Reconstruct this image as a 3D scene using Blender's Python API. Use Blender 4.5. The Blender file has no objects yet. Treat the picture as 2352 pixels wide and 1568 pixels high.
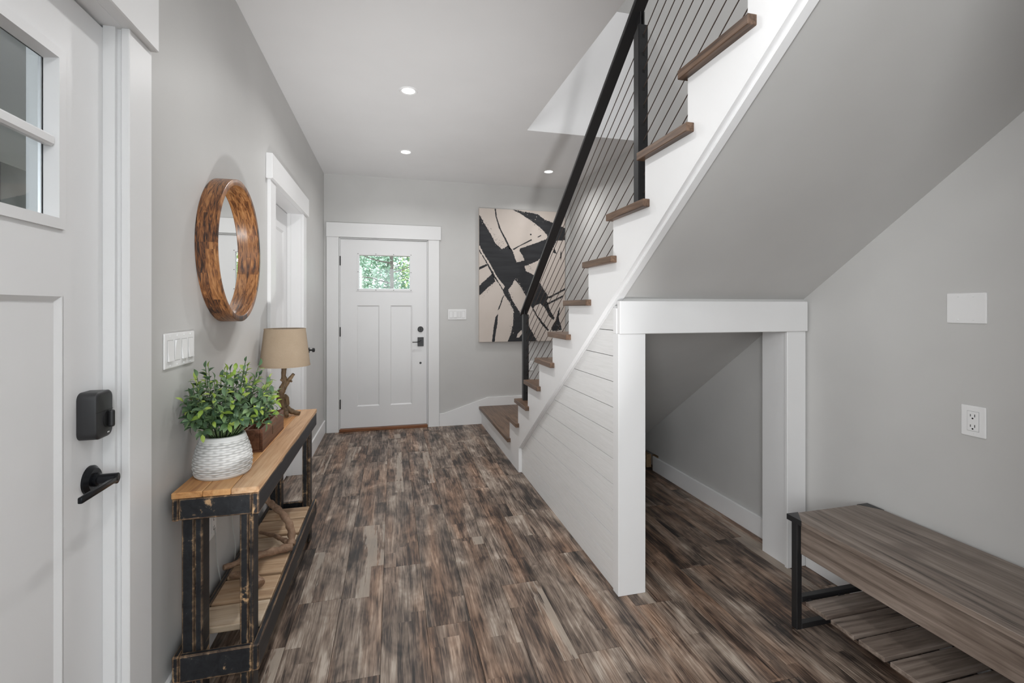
import bpy, bmesh, math, random
from mathutils import Vector, Matrix
random.seed(7)
sc = bpy.context.scene
col = sc.collection

# ------------------------------------------------------------------ camera
CAM_F, CAM_A, CAM_Y0, CAM_H = 1082.0, 0.24857, 706.7, 1.32
cd = bpy.data.cameras.new('camera'); cam = bpy.data.objects.new('camera', cd); col.objects.link(cam)
cam.location = (0, 0, CAM_H); cam.rotation_euler = (math.pi/2, 0, -CAM_A)
cd.sensor_width = 36; cd.lens = 36*CAM_F/2352; cd.shift_y = -(784-CAM_Y0)/2352
cd.clip_start = 0.02; cd.clip_end = 200
sc.camera = cam

# ------------------------------------------------------------------ world, exposure, large lights
w = bpy.data.worlds.new('overcast_sky'); sc.world = w; w.use_nodes = True
bg = w.node_tree.nodes['Background']; bg.inputs[0].default_value = (0.86, 0.95, 1.0, 1); bg.inputs[1].default_value = 3.6
vs = sc.view_settings; vs.view_transform = 'Standard'; vs.look = 'None'; vs.gamma = 1; vs.use_curve_mapping = False
vs.exposure = 0.1

def area_light(name, loc, rot, sx, sy, power, colr=(1, 1, 1), shape='RECTANGLE'):
    l = bpy.data.lights.new(name, 'AREA'); l.shape = shape; l.size = sx
    if shape == 'RECTANGLE': l.size_y = sy
    l.energy = power; l.color = colr
    o = bpy.data.objects.new(name, l); col.objects.link(o); o.location = loc; o.rotation_euler = rot
    return o
# unseen fill lights added: one for the right wall, one for the upper storey
area_light('added_left_fill', (-0.74, -0.95, 1.65), (0, math.radians(-90), 0), 1.2, 1.3, 80, (0.98, 0.99, 1.0))
area_light('added_upper_fill', (0.2, -0.9, 4.2), (math.pi/2, 0, 0), 2.0, 1.2, 28, (0.98, 0.985, 1.0))

# ------------------------------------------------------------------ pixel helpers (a pixel gives a direction, a plane the distance)
def ray(px, py):
    u = (px-1176)/CAM_F; v = (CAM_Y0-py)/CAM_F
    return Vector((math.cos(CAM_A)*u+math.sin(CAM_A), -math.sin(CAM_A)*u+math.cos(CAM_A), v))
def on(ax, val, px, py):
    C = Vector((0, 0, CAM_H)); r = ray(px, py); t = (val-C[ax])/r[ax]
    return C+r*t

# ------------------------------------------------------------------ materials
MATS = {}
class NT:
    def __init__(s, name, rough=0.5, base=(0.5, 0.5, 0.5), metal=0.0, spec=0.5):
        m = bpy.data.materials.new(name); m.use_nodes = True; s.m = m; s.t = m.node_tree; s.n = s.t.nodes
        s.b = s.n['Principled BSDF']; s.b.inputs['Base Color'].default_value = (*base, 1)
        s.b.inputs['Roughness'].default_value = rough; s.b.inputs['Metallic'].default_value = metal
        s.b.inputs['Specular IOR Level'].default_value = spec
        MATS[name] = m
    def node(s, typ, **kw):
        n = s.n.new(typ)
        for k, v in kw.items(): setattr(n, k, v)
        return n
    def link(s, a, b): s.t.links.new(a, b)
    def math(s, op, a, b=None, clamp=False):
        n = s.n.new('ShaderNodeMath'); n.operation = op; n.use_clamp = clamp
        for i, v in enumerate((a, b)):
            if v is None: continue
            if isinstance(v, (int, float)): n.inputs[i].default_value = v
            else: s.link(v, n.inputs[i])
        return n.outputs[0]
    def coord(s, rnd=True, scale=(1, 1, 1), amt=17.0):
        tc = s.node('ShaderNodeTexCoord'); mp = s.node('ShaderNodeMapping')
        mp.inputs['Scale'].default_value = scale
        v = tc.outputs['Object']
        if rnd:
            oi = s.node('ShaderNodeObjectInfo'); a = s.node('ShaderNodeVectorMath'); a.operation = 'ADD'
            k = s.node('ShaderNodeVectorMath'); k.operation = 'SCALE'
            cx = s.node('ShaderNodeCombineXYZ')
            for i in range(3): s.link(oi.outputs['Random'], cx.inputs[i])
            s.link(cx.outputs[0], k.inputs[0]); k.inputs['Scale'].default_value = amt
            s.link(v, a.inputs[0]); s.link(k.outputs[0], a.inputs[1]); v = a.outputs[0]
        s.link(v, mp.inputs['Vector'])
        return mp.outputs[0]
    def noise(s, vec, scale=5, detail=4, rough=0.55, dist=0.0):
        n = s.node('ShaderNodeTexNoise'); s.link(vec, n.inputs['Vector'])
        n.inputs['Scale'].default_value = scale; n.inputs['Detail'].default_value = detail
        n.inputs['Roughness'].default_value = rough; n.inputs['Distortion'].default_value = dist
        return n.outputs['Fac']
    def ramp(s, fac, stops, interp='LINEAR'):
        r = s.node('ShaderNodeValToRGB'); e = r.color_ramp.elements; r.color_ramp.interpolation = interp
        e[0].position = stops[0][0]; e[0].color = (*stops[0][1], 1); e[1].position = stops[-1][0]; e[1].color = (*stops[-1][1], 1)
        for p, c in stops[1:-1]:
            x = e.new(p); x.color = (*c, 1)
        s.link(fac, r.inputs[0]); return r.outputs[0]
    def mix(s, fac, a, b, blend='MIX'):
        n = s.node('ShaderNodeMix', data_type='RGBA', blend_type=blend)
        if isinstance(fac, (int, float)): n.inputs[0].default_value = fac
        else: s.link(fac, n.inputs[0])
        for i, v in ((6, a), (7, b)):
            if isinstance(v, tuple): n.inputs[i].default_value = (*v, 1)
            else: s.link(v, n.inputs[i])
        return n.outputs[2]
    def bump(s, h, strength=0.2, dist=0.01):
        b = s.node('ShaderNodeBump'); b.inputs['Strength'].default_value = strength; b.inputs['Distance'].default_value = dist
        s.link(h, b.inputs['Height']); s.link(b.outputs[0], s.b.inputs['Normal'])
    def color(s, c): s.link(c, s.b.inputs['Base Color'])

def paint(name, base, rough=0.55, var=0.03, bscale=260, bstr=0.05):
    t = NT(name, rough, base); c = t.coord(False)
    n = t.noise(c, 1.7, 3)
    lo = tuple(x*(1-var) for x in base); hi = tuple(min(1, x*(1+var)) for x in base)
    t.color(t.ramp(n, [(0.35, lo), (0.65, hi)]))
    t.bump(t.noise(c, bscale, 2), bstr, 0.002)
    return t.m
paint('wall_paint', (0.605, 0.60, 0.588), 0.45)
paint('ceiling_paint', (0.87, 0.87, 0.875), 0.7, 0.015)
paint('trim_white', (0.86, 0.86, 0.862), 0.38, 0.012, 120, 0.03)
paint('door_white', (0.84, 0.84, 0.845), 0.36, 0.015, 160, 0.03)
paint('plate_white', (0.86, 0.86, 0.86), 0.28, 0.01)
paint('concrete', (0.35, 0.34, 0.33), 0.9, 0.1)
paint('porch_siding', (0.30, 0.30, 0.305), 0.8, 0.25)
paint('outdoor_ground', (0.20, 0.17, 0.11), 0.95, 0.3)

def shiplap_mat():
    t = NT('shiplap_white', 0.5, (0.85, 0.85, 0.845)); c = t.coord(True, (60, 3, 60))
    n = t.noise(c, 2.0, 5, 0.7, 0.6)
    t.color(t.ramp(n, [(0.3, (0.80, 0.80, 0.79)), (0.6, (0.87, 0.87, 0.865))])); t.bump(n, 0.25, 0.003)
shiplap_mat()

def wood(name, stops, scale=(30, 1.6, 30), rough=0.5, bump=0.12, dist=1.2, detail=6, nscale=1.0, knots=None, spec=0.4):
    t = NT(name, rough, spec=spec); c = t.coord(True, scale)
    n = t.noise(c, nscale, detail, 0.62, dist)
    c2 = t.coord(True, tuple(x*3.2 for x in scale)); f = t.noise(c2, nscale*1.5, 3, 0.6, 0.3)
    h = t.math('ADD', t.math('MULTIPLY', n, 0.72), t.math('MULTIPLY', f, 0.28))
    cl = t.ramp(h, stops)
    if knots:
        k = t.noise(t.coord(True, (5, 2.2, 5)), 1.0, 2, 0.5, 0.4)
        cl = t.mix(t.ramp(k, [(0.62, (0, 0, 0)), (0.76, (1, 1, 1))]), cl, knots)
    t.color(cl); t.bump(h, bump, 0.004)
    return t.m
wood('tread_oak', [(0.32, (0.040, 0.023, 0.015)), (0.48, (0.125, 0.074, 0.047)), (0.68, (0.225, 0.142, 0.094))], (40, 2.2, 40), 0.38)
wood('oak_top', [(0.30, (0.30, 0.12, 0.04)), (0.48, (0.60, 0.30, 0.115)), (0.68, (0.74, 0.44, 0.20))], (24, 1.5, 24), 0.45, knots=(0.22, 0.10, 0.045))
wood('oak_top_grey', [(0.30, (0.30, 0.16, 0.085)), (0.48, (0.55, 0.33, 0.18)), (0.68, (0.68, 0.47, 0.29))], (24, 1.5, 24), 0.5)
wood('shelf_plank_wood', [(0.30, (0.22, 0.13, 0.075)), (0.48, (0.46, 0.31, 0.19)), (0.68, (0.60, 0.45, 0.31))], (1.8, 26, 26), 0.6, knots=(0.34, 0.18, 0.08))
wood('shelf_plank_pale', [(0.30, (0.30, 0.21, 0.14)), (0.48, (0.52, 0.40, 0.28)), (0.68, (0.64, 0.53, 0.41))], (1.8, 26, 26), 0.6)
wood('walnut_box', [(0.30, (0.045, 0.018, 0.010)), (0.5, (0.145, 0.062, 0.034)), (0.7, (0.23, 0.11, 0.065))], (30, 2.5, 40), 0.42)
wood('driftwood', [(0.30, (0.11, 0.065, 0.042)), (0.5, (0.27, 0.165, 0.105)), (0.7, (0.42, 0.29, 0.20))], (14, 14, 14), 0.65, 0.35)
wood('lamp_driftwood', [(0.30, (0.040, 0.024, 0.012)), (0.5, (0.145, 0.092, 0.048)), (0.7, (0.27, 0.185, 0.105))], (30, 30, 9), 0.6, 0.6)
wood('bench_wood', [(0.34, (0.060, 0.045, 0.036)), (0.42, (0.150, 0.116, 0.095)), (0.53, (0.225, 0.180, 0.150)), (0.68, (0.33, 0.275, 0.235))], (26, 1.3, 26), 0.36, 0.06, knots=(0.11, 0.082, 0.065))
wood('bench_slat_wood', [(0.34, (0.060, 0.045, 0.036)), (0.42, (0.150, 0.116, 0.095)), (0.53, (0.225, 0.180, 0.150)), (0.68, (0.33, 0.275, 0.235))], (1.3, 26, 26), 0.4, 0.06)
wood('lumber', [(0.3, (0.20, 0.12, 0.06)), (0.5, (0.34, 0.23, 0.13)), (0.7, (0.45, 0.33, 0.21))], (20, 3, 20), 0.8)
wood('threshold_wood', [(0.3, (0.14, 0.05, 0.02)), (0.5, (0.24, 0.095, 0.04)), (0.7, (0.33, 0.15, 0.07))], (3, 30, 30), 0.45)
wood('bark', [(0.3, (0.05, 0.045, 0.04)), (0.5, (0.12, 0.105, 0.09)), (0.7, (0.22, 0.2, 0.18))], (8, 8, 3), 0.9, 0.5)

def mirror_wood():
    t = NT('mango_wood', 0.33, spec=0.5)
    tc = t.node('ShaderNodeTexCoord'); sx = t.node('ShaderNodeSeparateXYZ'); t.link(tc.outputs['Object'], sx.inputs[0])
    ang = t.math('ARCTAN2', sx.outputs[2], sx.outputs[1])
    # staves round the rim: three rows in depth, each with its own angular offset
    row = t.math('FLOOR', t.math('MULTIPLY', sx.outputs[0], 29.0))
    a2 = t.math('ADD', t.math('MULTIPLY', ang, 1.45), t.math('MULTIPLY', row, 0.43))
    cell = t.math('FLOOR', a2)
    cx = t.node('ShaderNodeCombineXYZ'); t.link(cell, cx.inputs[0]); t.link(row, cx.inputs[1])
    wn = t.node('ShaderNodeTexWhiteNoise'); t.link(cx.outputs[0], wn.inputs['Vector'])
    cv = t.node('ShaderNodeCombineXYZ')
    t.link(t.math('MULTIPLY', ang, 2.2), cv.inputs[0]); t.link(t.math('MULTIPLY', sx.outputs[0], 55.0), cv.inputs[1]); t.link(t.math('MULTIPLY', wn.outputs['Value'], 30.0), cv.inputs[2])
    n = t.noise(cv.outputs[0], 1.3, 6, 0.65, 1.8)
    h = t.math('ADD', t.math('MULTIPLY', n, 0.85), t.math('MULTIPLY', wn.outputs['Value'], 0.16))
    t.color(t.ramp(h, [(0.36, (0.018, 0.009, 0.006)), (0.45, (0.12, 0.045, 0.017)), (0.55, (0.30, 0.125, 0.042)), (0.70, (0.48, 0.245, 0.10))]))
    t.bump(h, 0.1, 0.003)
mirror_wood()

def distressed():
    t = NT('distressed_black', 0.5, spec=0.4)
    c = t.coord(True, (22, 2.4, 22)); n = t.noise(c, 1.3, 6, 0.68, 0.8)
    cz = t.coord(True, (5, 5, 5)); p = t.noise(cz, 1.0, 3)
    bv = t.node('ShaderNodeBevel', samples=6); bv.inputs['Radius'].default_value = 0.009
    ge = t.node('ShaderNodeNewGeometry')
    d = t.node('ShaderNodeVectorMath', operation='DOT_PRODUCT'); t.link(bv.outputs[0], d.inputs[0]); t.link(ge.outputs['Normal'], d.inputs[1])
    edge = t.math('MULTIPLY', t.math('SUBTRACT', 1.0, d.outputs['Value']), 2.6, True)
    e2 = t.math('MULTIPLY', edge, t.math('ADD', 0.15, t.math('MULTIPLY', p, 1.15)))
    wear = t.math('ADD', t.math('MULTIPLY', n, 0.62), t.math('ADD', t.math('MULTIPLY', p, 0.36), t.math('MULTIPLY', e2, 0.75)))
    mask = t.ramp(wear, [(0.585, (0, 0, 0)), (0.635, (1, 1, 1))])
    raw = t.ramp(n, [(0.35, (0.30, 0.15, 0.07)), (0.6, (0.58, 0.37, 0.20))])
    blk = t.ramp(n, [(0.35, (0.009, 0.010, 0.012)), (0.62, (0.022, 0.024, 0.028)), (0.75, (0.06, 0.066, 0.075))])
    t.color(t.mix(mask, blk, raw)); t.bump(n, 0.2, 0.003)
distressed()

def floor_mat():
    t = NT('vinyl_plank', 0.42, spec=0.42)
    tc = t.node('ShaderNodeTexCoord'); oi = t.node('ShaderNodeObjectInfo')
    sx = t.node('ShaderNodeSeparateXYZ'); t.link(tc.outputs['Object'], sx.inputs[0])
    R = oi.outputs['Random']
    wob = t.noise(t.coord(True, (3, 2.5, 1)), 1.0, 2)
    xx = t.math('ADD', sx.outputs[0], t.math('MULTIPLY', t.math('SUBTRACT', wob, 0.5), 0.012))
    ix = t.math('FLOOR', t.math('DIVIDE', xx, 0.0605))
    w0 = t.node('ShaderNodeTexWhiteNoise'); c0 = t.node('ShaderNodeCombineXYZ'); t.link(ix, c0.inputs[0]); t.link(t.math('MULTIPLY', R, 91.7), c0.inputs[1]); t.link(c0.outputs[0], w0.inputs['Vector'])
    iy = t.math('FLOOR', t.math('ADD', t.math('MULTIPLY', sx.outputs[1], 1.25), t.math('MULTIPLY', w0.outputs['Value'], 9.0)))
    w1 = t.node('ShaderNodeTexWhiteNoise'); c1 = t.node('ShaderNodeCombineXYZ'); t.link(ix, c1.inputs[0]); t.link(iy, c1.inputs[1]); t.link(t.math('MULTIPLY', R, 57.3), c1.inputs[2]); t.link(c1.outputs[0], w1.inputs['Vector'])
    cell = w1.outputs['Value']
    # grain along the plank, shifted per stave
    off = t.node('ShaderNodeCombineXYZ'); t.link(t.math('MULTIPLY', cell, 40.0), off.inputs[0]); t.link(t.math('MULTIPLY', R, 30.0), off.inputs[1]); t.link(t.math('MULTIPLY', cell, 13.0), off.inputs[2])
    ad = t.node('ShaderNodeVectorMath', operation='ADD'); t.link(tc.outputs['Object'], ad.inputs[0]); t.link(off.outputs[0], ad.inputs[1])
    m1 = t.node('ShaderNodeMapping'); m1.inputs['Scale'].default_value = (38, 2.6, 1); t.link(ad.outputs[0], m1.inputs['Vector'])
    m2 = t.node('ShaderNodeMapping'); m2.inputs['Scale'].default_value = (210, 7, 1); t.link(ad.outputs[0], m2.inputs['Vector'])
    g1 = t.noise(m1.outputs[0], 1.0, 5, 0.62, 1.6); g2 = t.noise(m2.outputs[0], 1.0, 3, 0.6, 0.6)
    bl = t.noise(t.coord(True, (9, 4.2, 1), 23.0), 1.0, 3, 0.6, 0.5)
    m3 = t.node('ShaderNodeMapping'); m3.inputs['Scale'].default_value = (13, 1.1, 1); t.link(ad.outputs[0], m3.inputs['Vector'])
    g3 = t.noise(m3.outputs[0], 1.0, 4, 0.6, 1.0)
    v = t.math('ADD', 0.5, t.math('MULTIPLY', t.math('SUBTRACT', g1, 0.5), 0.80))
    v = t.math('ADD', v, t.math('MULTIPLY', t.math('SUBTRACT', g2, 0.5), 0.75))
    v = t.math('ADD', v, t.math('MULTIPLY', t.math('SUBTRACT', g3, 0.5), 0.75))
    v = t.math('ADD', v, t.math('MULTIPLY', t.math('SUBTRACT', cell, 0.5), 0.13))
    v = t.math('ADD', v, t.math('MULTIPLY', t.math('SUBTRACT', bl, 0.5), 1.05))
    base = t.ramp(v, [(0.18, (0.019, 0.015, 0.013)), (0.34, (0.072, 0.053, 0.043)), (0.50, (0.180, 0.135, 0.106)), (0.66, (0.295, 0.232, 0.185)), (0.86, (0.49, 0.42, 0.355))])
    hue = t.noise(t.coord(True, (7, 0.9, 1), 31.0), 1.0, 2)
    red = t.mix(t.ramp(hue, [(0.46, (0, 0, 0)), (0.66, (0.75, 0.75, 0.75))]), base, (1.0, 0.74, 0.58), 'MULTIPLY')
    pn = t.noise(t.coord(True, (26, 2.0, 1), 41.0), 1.0, 4, 0.7)
    pale = t.math('MULTIPLY', t.math('GREATER_THAN', cell, 0.93), t.ramp(pn, [(0.47, (0, 0, 0)), (0.50, (0.7, 0.7, 0.7))]))
    t.color(t.mix(pale, red, (0.42, 0.36, 0.30)))
    hb = t.math('ADD', t.math('MULTIPLY', g1, 0.4), t.math('MULTIPLY', g2, 0.6))
    rr = t.math('ADD', 0.34, t.math('MULTIPLY', g2, 0.2)); t.link(rr, t.b.inputs['Roughness'])
    t.bump(hb, 0.22, 0.002)
floor_mat()

NT('black_metal', 0.38, (0.018, 0.018, 0.019), 0.0, 0.5)
NT('black_plastic', 0.42, (0.022, 0.022, 0.024), 0.0, 0.5)
NT('bronze_black', 0.28, (0.014, 0.015, 0.018), 0.6, 0.5)
NT('cable_steel', 0.35, (0.13, 0.10, 0.085), 0.8)
NT('steel', 0.3, (0.55, 0.55, 0.56), 1.0)
NT('brass_plate', 0.4, (0.16, 0.11, 0.07), 0.7)
NT('dark_slot', 0.8, (0.01, 0.01, 0.01))
NT('grey_plastic', 0.4, (0.45, 0.45, 0.45))
NT('cord_plastic', 0.4, (0.55, 0.55, 0.53))
NT('mirror_glass', 0.0, (0.9, 0.91, 0.9), 1.0)
NT('led_white', 0.3, (0.8, 0.8, 0.8))
t = NT('window_glass', 0.0, (0.97, 0.985, 0.98)); t.b.inputs['Transmission Weight'].default_value = 1.0; t.b.inputs['IOR'].default_value = 1.45
t = NT('lamp_lens', 0.4, (1, 1, 1)); t.b.inputs['Emission Color'].default_value = (1, 0.985, 0.96, 1); t.b.inputs['Emission Strength'].default_value = 6.0

def linen():
    t = NT('linen_shade', 0.85, spec=0.2)
    c = t.coord(False, (1, 1, 1)); n = t.noise(c, 420, 2); m = t.noise(c, 6, 2)
    h = t.math('ADD', t.math('MULTIPLY', n, 0.5), t.math('MULTIPLY', m, 0.5))
    t.color(t.ramp(h, [(0.35, (0.335, 0.258, 0.18)), (0.65, (0.42, 0.33, 0.24))])); t.bump(n, 0.3, 0.001)
linen()
paint('shade_lining', (0.62, 0.62, 0.60), 0.8)
def ceramic():
    t = NT('woven_ceramic', 0.6); c = t.coord(False)
    ge = t.node('ShaderNodeAttribute'); ge.attribute_name = 'relief'
    n = t.noise(c, 60, 3)
    f = t.math('ADD', t.math('MULTIPLY', ge.outputs['Fac'], 0.75), t.math('MULTIPLY', n, 0.25))
    t.color(t.ramp(f, [(0.22, (0.40, 0.395, 0.385)), (0.5, (0.74, 0.74, 0.73))]))
ceramic()
def leafm(name, a, b):
    t = NT(name, 0.5, spec=0.35); oi = t.node('ShaderNodeObjectInfo'); c = t.coord(True, (1, 1, 1))
    n = t.noise(c, 45, 2); f = t.math('ADD', t.math('MULTIPLY', oi.outputs['Random'], 0.6), t.math('MULTIPLY', n, 0.4))
    t.color(t.ramp(f, [(0.2, a), (0.8, b)]))
    t.b.inputs['Subsurface Weight'].default_value = 0.0
leafm('leaf_dark', (0.045, 0.095, 0.045), (0.125, 0.205, 0.105))
leafm('leaf_mid', (0.09, 0.17, 0.065), (0.19, 0.29, 0.125))
leafm('leaf_lime', (0.17, 0.28, 0.035), (0.34, 0.44, 0.09))
leafm('tree_leaf_a', (0.26, 0.42, 0.30), (0.48, 0.62, 0.50))
leafm('tree_leaf_b', (0.36, 0.50, 0.18), (0.58, 0.70, 0.34))
NT('stem_green', 0.6, (0.10, 0.15, 0.06)); NT('potting_moss', 0.9, (0.05, 0.07, 0.03))
def canvasm():
    t = NT('canvas_cream', 0.75, spec=0.2); c = t.coord(False); n = t.noise(c, 2.5, 3); f = t.noise(c, 300, 2)
    t.color(t.ramp(n, [(0.3, (0.62, 0.55, 0.495)), (0.7, (0.68, 0.61, 0.56))])); t.bump(f, 0.2, 0.001)
    t = NT('canvas_black', 0.6, spec=0.3); c = t.coord(False, (1, 1, 9)); n = t.noise(c, 3, 4)
    t.color(t.ramp(n, [(0.3, (0.024, 0.025, 0.028)), (0.7, (0.040, 0.041, 0.045))]))
canvasm()
M = MATS

# ------------------------------------------------------------------ object helpers (meshes are given in world coordinates)
def wloc(o):
    v = Vector((0, 0, 0))
    while o is not None: v += o.location; o = o.parent
    return v
def mesh_of(bm, name):
    me = bpy.data.meshes.new(name); bm.normal_update(); bm.to_mesh(me); bm.free(); return me
def ob(name, bm, mat, parent=None, smooth=False, label=None):
    me = mesh_of(bm, name) if isinstance(bm, bmesh.types.BMesh) else bm
    mats = mat if isinstance(mat, (list, tuple)) else [mat]
    for x in mats: me.materials.append(M[x])
    if smooth:
        me.polygons.foreach_set('use_smooth', [True]*len(me.polygons)); me.set_sharp_from_angle(angle=math.radians(38))
    o = bpy.data.objects.new(name, me); col.objects.link(o)
    if parent is not None:
        L = wloc(parent); o.parent = parent; me.transform(Matrix.Translation(-L))
    else:
        vs_ = [v.co for v in me.vertices]
        lo = [min(v[i] for v in vs_) for i in range(3)]; hi = [max(v[i] for v in vs_) for i in range(3)]
        b = Vector(((lo[0]+hi[0])/2, (lo[1]+hi[1])/2, lo[2])); me.transform(Matrix.Translation(-b)); o.location = b
    if label: o['label'] = label
    return o
def inst(name, me, parent, loc, rot=(0, 0, 0), scl=(1, 1, 1)):
    o = bpy.data.objects.new(name, me); col.objects.link(o); o.parent = parent
    o.location = Vector(loc)-wloc(parent); o.rotation_euler = rot; o.scale = scl
    return o
def thing(name, loc, label, cat, group=None):
    o = bpy.data.objects.new(name, None); col.objects.link(o); o.location = loc; o.empty_display_size = 0.1
    o['label'] = label; o['category'] = cat
    if group: o['group'] = group
    return o
def tag(o, label, cat, group=None, kind=None):
    o['label'] = label; o['category'] = cat
    if group: o['group'] = group
    if kind: o['kind'] = kind
    return o
def struct(o, label=None, cat=None):
    o['kind'] = 'structure'
    if label: o['label'] = label
    if cat: o['category'] = cat
    return o
def BM(): return bmesh.new()
def box(bm, x0, x1, y0, y1, z0, z1, bev=0.0, seg=1):
    vs_ = [bm.verts.new((x, y, z)) for x in (x0, x1) for y in (y0, y1) for z in (z0, z1)]
    fs = [bm.faces.new([vs_[i] for i in q]) for q in ((0, 1, 3, 2), (4, 6, 7, 5), (0, 4, 5, 1), (2, 3, 7, 6), (0, 2, 6, 4), (1, 5, 7, 3))]
    if bev > 0:
        es = list({e for f in fs for e in f.edges})
        bmesh.ops.bevel(bm, geom=es, offset=bev, segments=seg, affect='EDGES', profile=0.5)
    return bm
def bx(*a, **k): return box(BM(), *a, **k)
def prism(bm, pts, ax, a, b):
    """polygon pts (two coords) extruded along axis ax from a to b"""
    def p3(p, v):
        if ax == 0: return (v, p[0], p[1])
        if ax == 1: return (p[0], v, p[1])
        return (p[0], p[1], v)
    A = [bm.verts.new(p3(p, a)) for p in pts]; B = [bm.verts.new(p3(p, b)) for p in pts]
    fs = [bm.faces.new(A), bm.faces.new(B[::-1])]
    n = len(pts)
    for i in range(n): fs.append(bm.faces.new((A[i], B[i], B[(i+1) % n], A[(i+1) % n])))
    bmesh.ops.recalc_face_normals(bm, faces=fs)
    return bm
def tube(bm, pts, rad, n=10, cap=True):
    """tube through pts with radius (or list of radii)"""
    pts = [Vector(p) for p in pts]; m = len(pts)
    rs = rad if isinstance(rad, (list, tuple)) else [rad]*m
    up = Vector((0.13, 0.31, 0.94)); rings = []
    T0 = None
    for i, p in enumerate(pts):
        T = (pts[min(i+1, m-1)]-pts[max(i-1, 0)]).normalized()
        if T0 is None:
            N = T.cross(up);
            if N.length < 0.05: N = T.cross(Vector((1, 0, 0)))
            N.normalize()
        else:
            N = (N-T*N.dot(T)).normalized()
        B = T.cross(N); T0 = T
        rings.append([bm.verts.new(p+(N*math.cos(2*math.pi*k/n)+B*math.sin(2*math.pi*k/n))*rs[i]) for k in range(n)])
    fs = []
    for i in range(m-1):
        for k in range(n):
            fs.append(bm.faces.new((rings[i][k], rings[i][(k+1) % n], rings[i+1][(k+1) % n], rings[i+1][k])))
    if cap: fs += [bm.faces.new(rings[0][::-1]), bm.faces.new(rings[-1])]
    bmesh.ops.recalc_face_normals(bm, faces=fs)
    return bm
def spline(pts, k=6):
    pts = [Vector(p) for p in pts]; out = []
    P = [pts[0]*2-pts[1]]+pts+[pts[-1]*2-pts[-2]]
    for i in range(1, len(P)-2):
        for j in range(k):
            t_ = j/k; a, b, c, d = P[i-1], P[i], P[i+1], P[i+2]
            out.append(0.5*((2*b)+(c-a)*t_+(2*a-5*b+4*c-d)*t_*t_+(3*b-a-3*c+d)*t_**3))
    out.append(pts[-1]); return out
def lathe(bm, prof, c, n=48, ax=2):
    """prof: list of (r, h) revolved about axis ax through c"""
    rings = []
    for r, h in prof:
        ring = []
        for k in range(n):
            a = 2*math.pi*k/n; u, v = r*math.cos(a), r*math.sin(a)
            q = (u, v, h) if ax == 2 else ((h, u, v) if ax == 0 else (u, h, v))
            ring.append(bm.verts.new(Vector(c)+Vector(q)))
        rings.append(ring)
    fs = []
    for i in range(len(rings)-1):
        for k in range(n):
            fs.append(bm.faces.new((rings[i][k], rings[i][(k+1) % n], rings[i+1][(k+1) % n], rings[i+1][k])))
    return rings, fs
def solid_lathe(prof, c, n=48, ax=2):
    bm = BM(); rings, fs = lathe(bm, prof, c, n, ax)
    fs += [bm.faces.new(rings[0]), bm.faces.new(rings[-1][::-1])]
    bmesh.ops.recalc_face_normals(bm, faces=fs); return bm
def ring_lathe(prof, c, n=64, ax=2):
    """closed profile (ring / hollow body)"""
    bm = BM(); rings, fs = lathe(bm, prof+[prof[0]], c, n, ax)
    bmesh.ops.remove_doubles(bm, verts=bm.verts, dist=1e-6); bmesh.ops.recalc_face_normals(bm, faces=bm.faces); return bm

# ------------------------------------------------------------------ dimensions (metres)
XL, XR, YF, ZC, XS = -0.70, 2.06, 5.30, 2.735, 1.00      # left wall, right wall, far wall, ceiling, shiplap face
YB, ZT = -3.4, 5.3
D1 = (0.555, 1.485)          # door 1 opening along y
D2 = (3.095, 4.03)           # door 2 opening along y
D3 = (-0.545, 0.378)         # far door opening along x
LINE = lambda y: 2.089-0.706*(y-0.967)      # underside of the stair
RISE, RUN = 0.1937, 0.2815
TOP = lambda n: 0.2+RISE*n
RIS = lambda n: 3.67-RUN*(n-2)

# ------------------------------------------------------------------ floor: planks
froot = bpy.data.objects.new('floor', None); col.objects.link(froot)
struct(froot, 'weathered brown vinyl plank floor of the entry hall', 'floor')
ob('subfloor', bx(XL-0.3, XR+0.1, YB-0.1, YF+0.12, -0.05, -0.006), 'dark_slot', froot)
PW, PL, G = 0.1815, 1.22, 0.0006
pm = mesh_of(bx(G, PW-G, G, PL-G, -0.006, 0.0, 0.0007), 'floor_plank'); pm.materials.append(M['vinyl_plank'])
nx = int((XR+0.25-XL)/PW)+2
for i in range(nx):
    x = XL-0.25+i*PW
    off = (i*0.4137 % 1.0)*PL
    y = -1.1-off
    while y < YF+0.1:
        if y+PL > 0.75 and x < XR+0.05:
            if y < YF: inst('plank', pm, froot, (x, y, 0))
        y += PL
ob('rear_floor_planks', bx(XL-0.2, XR+0.05, YB, 0.75-PL, -0.006, -0.0005), 'vinyl_plank', froot)

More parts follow.
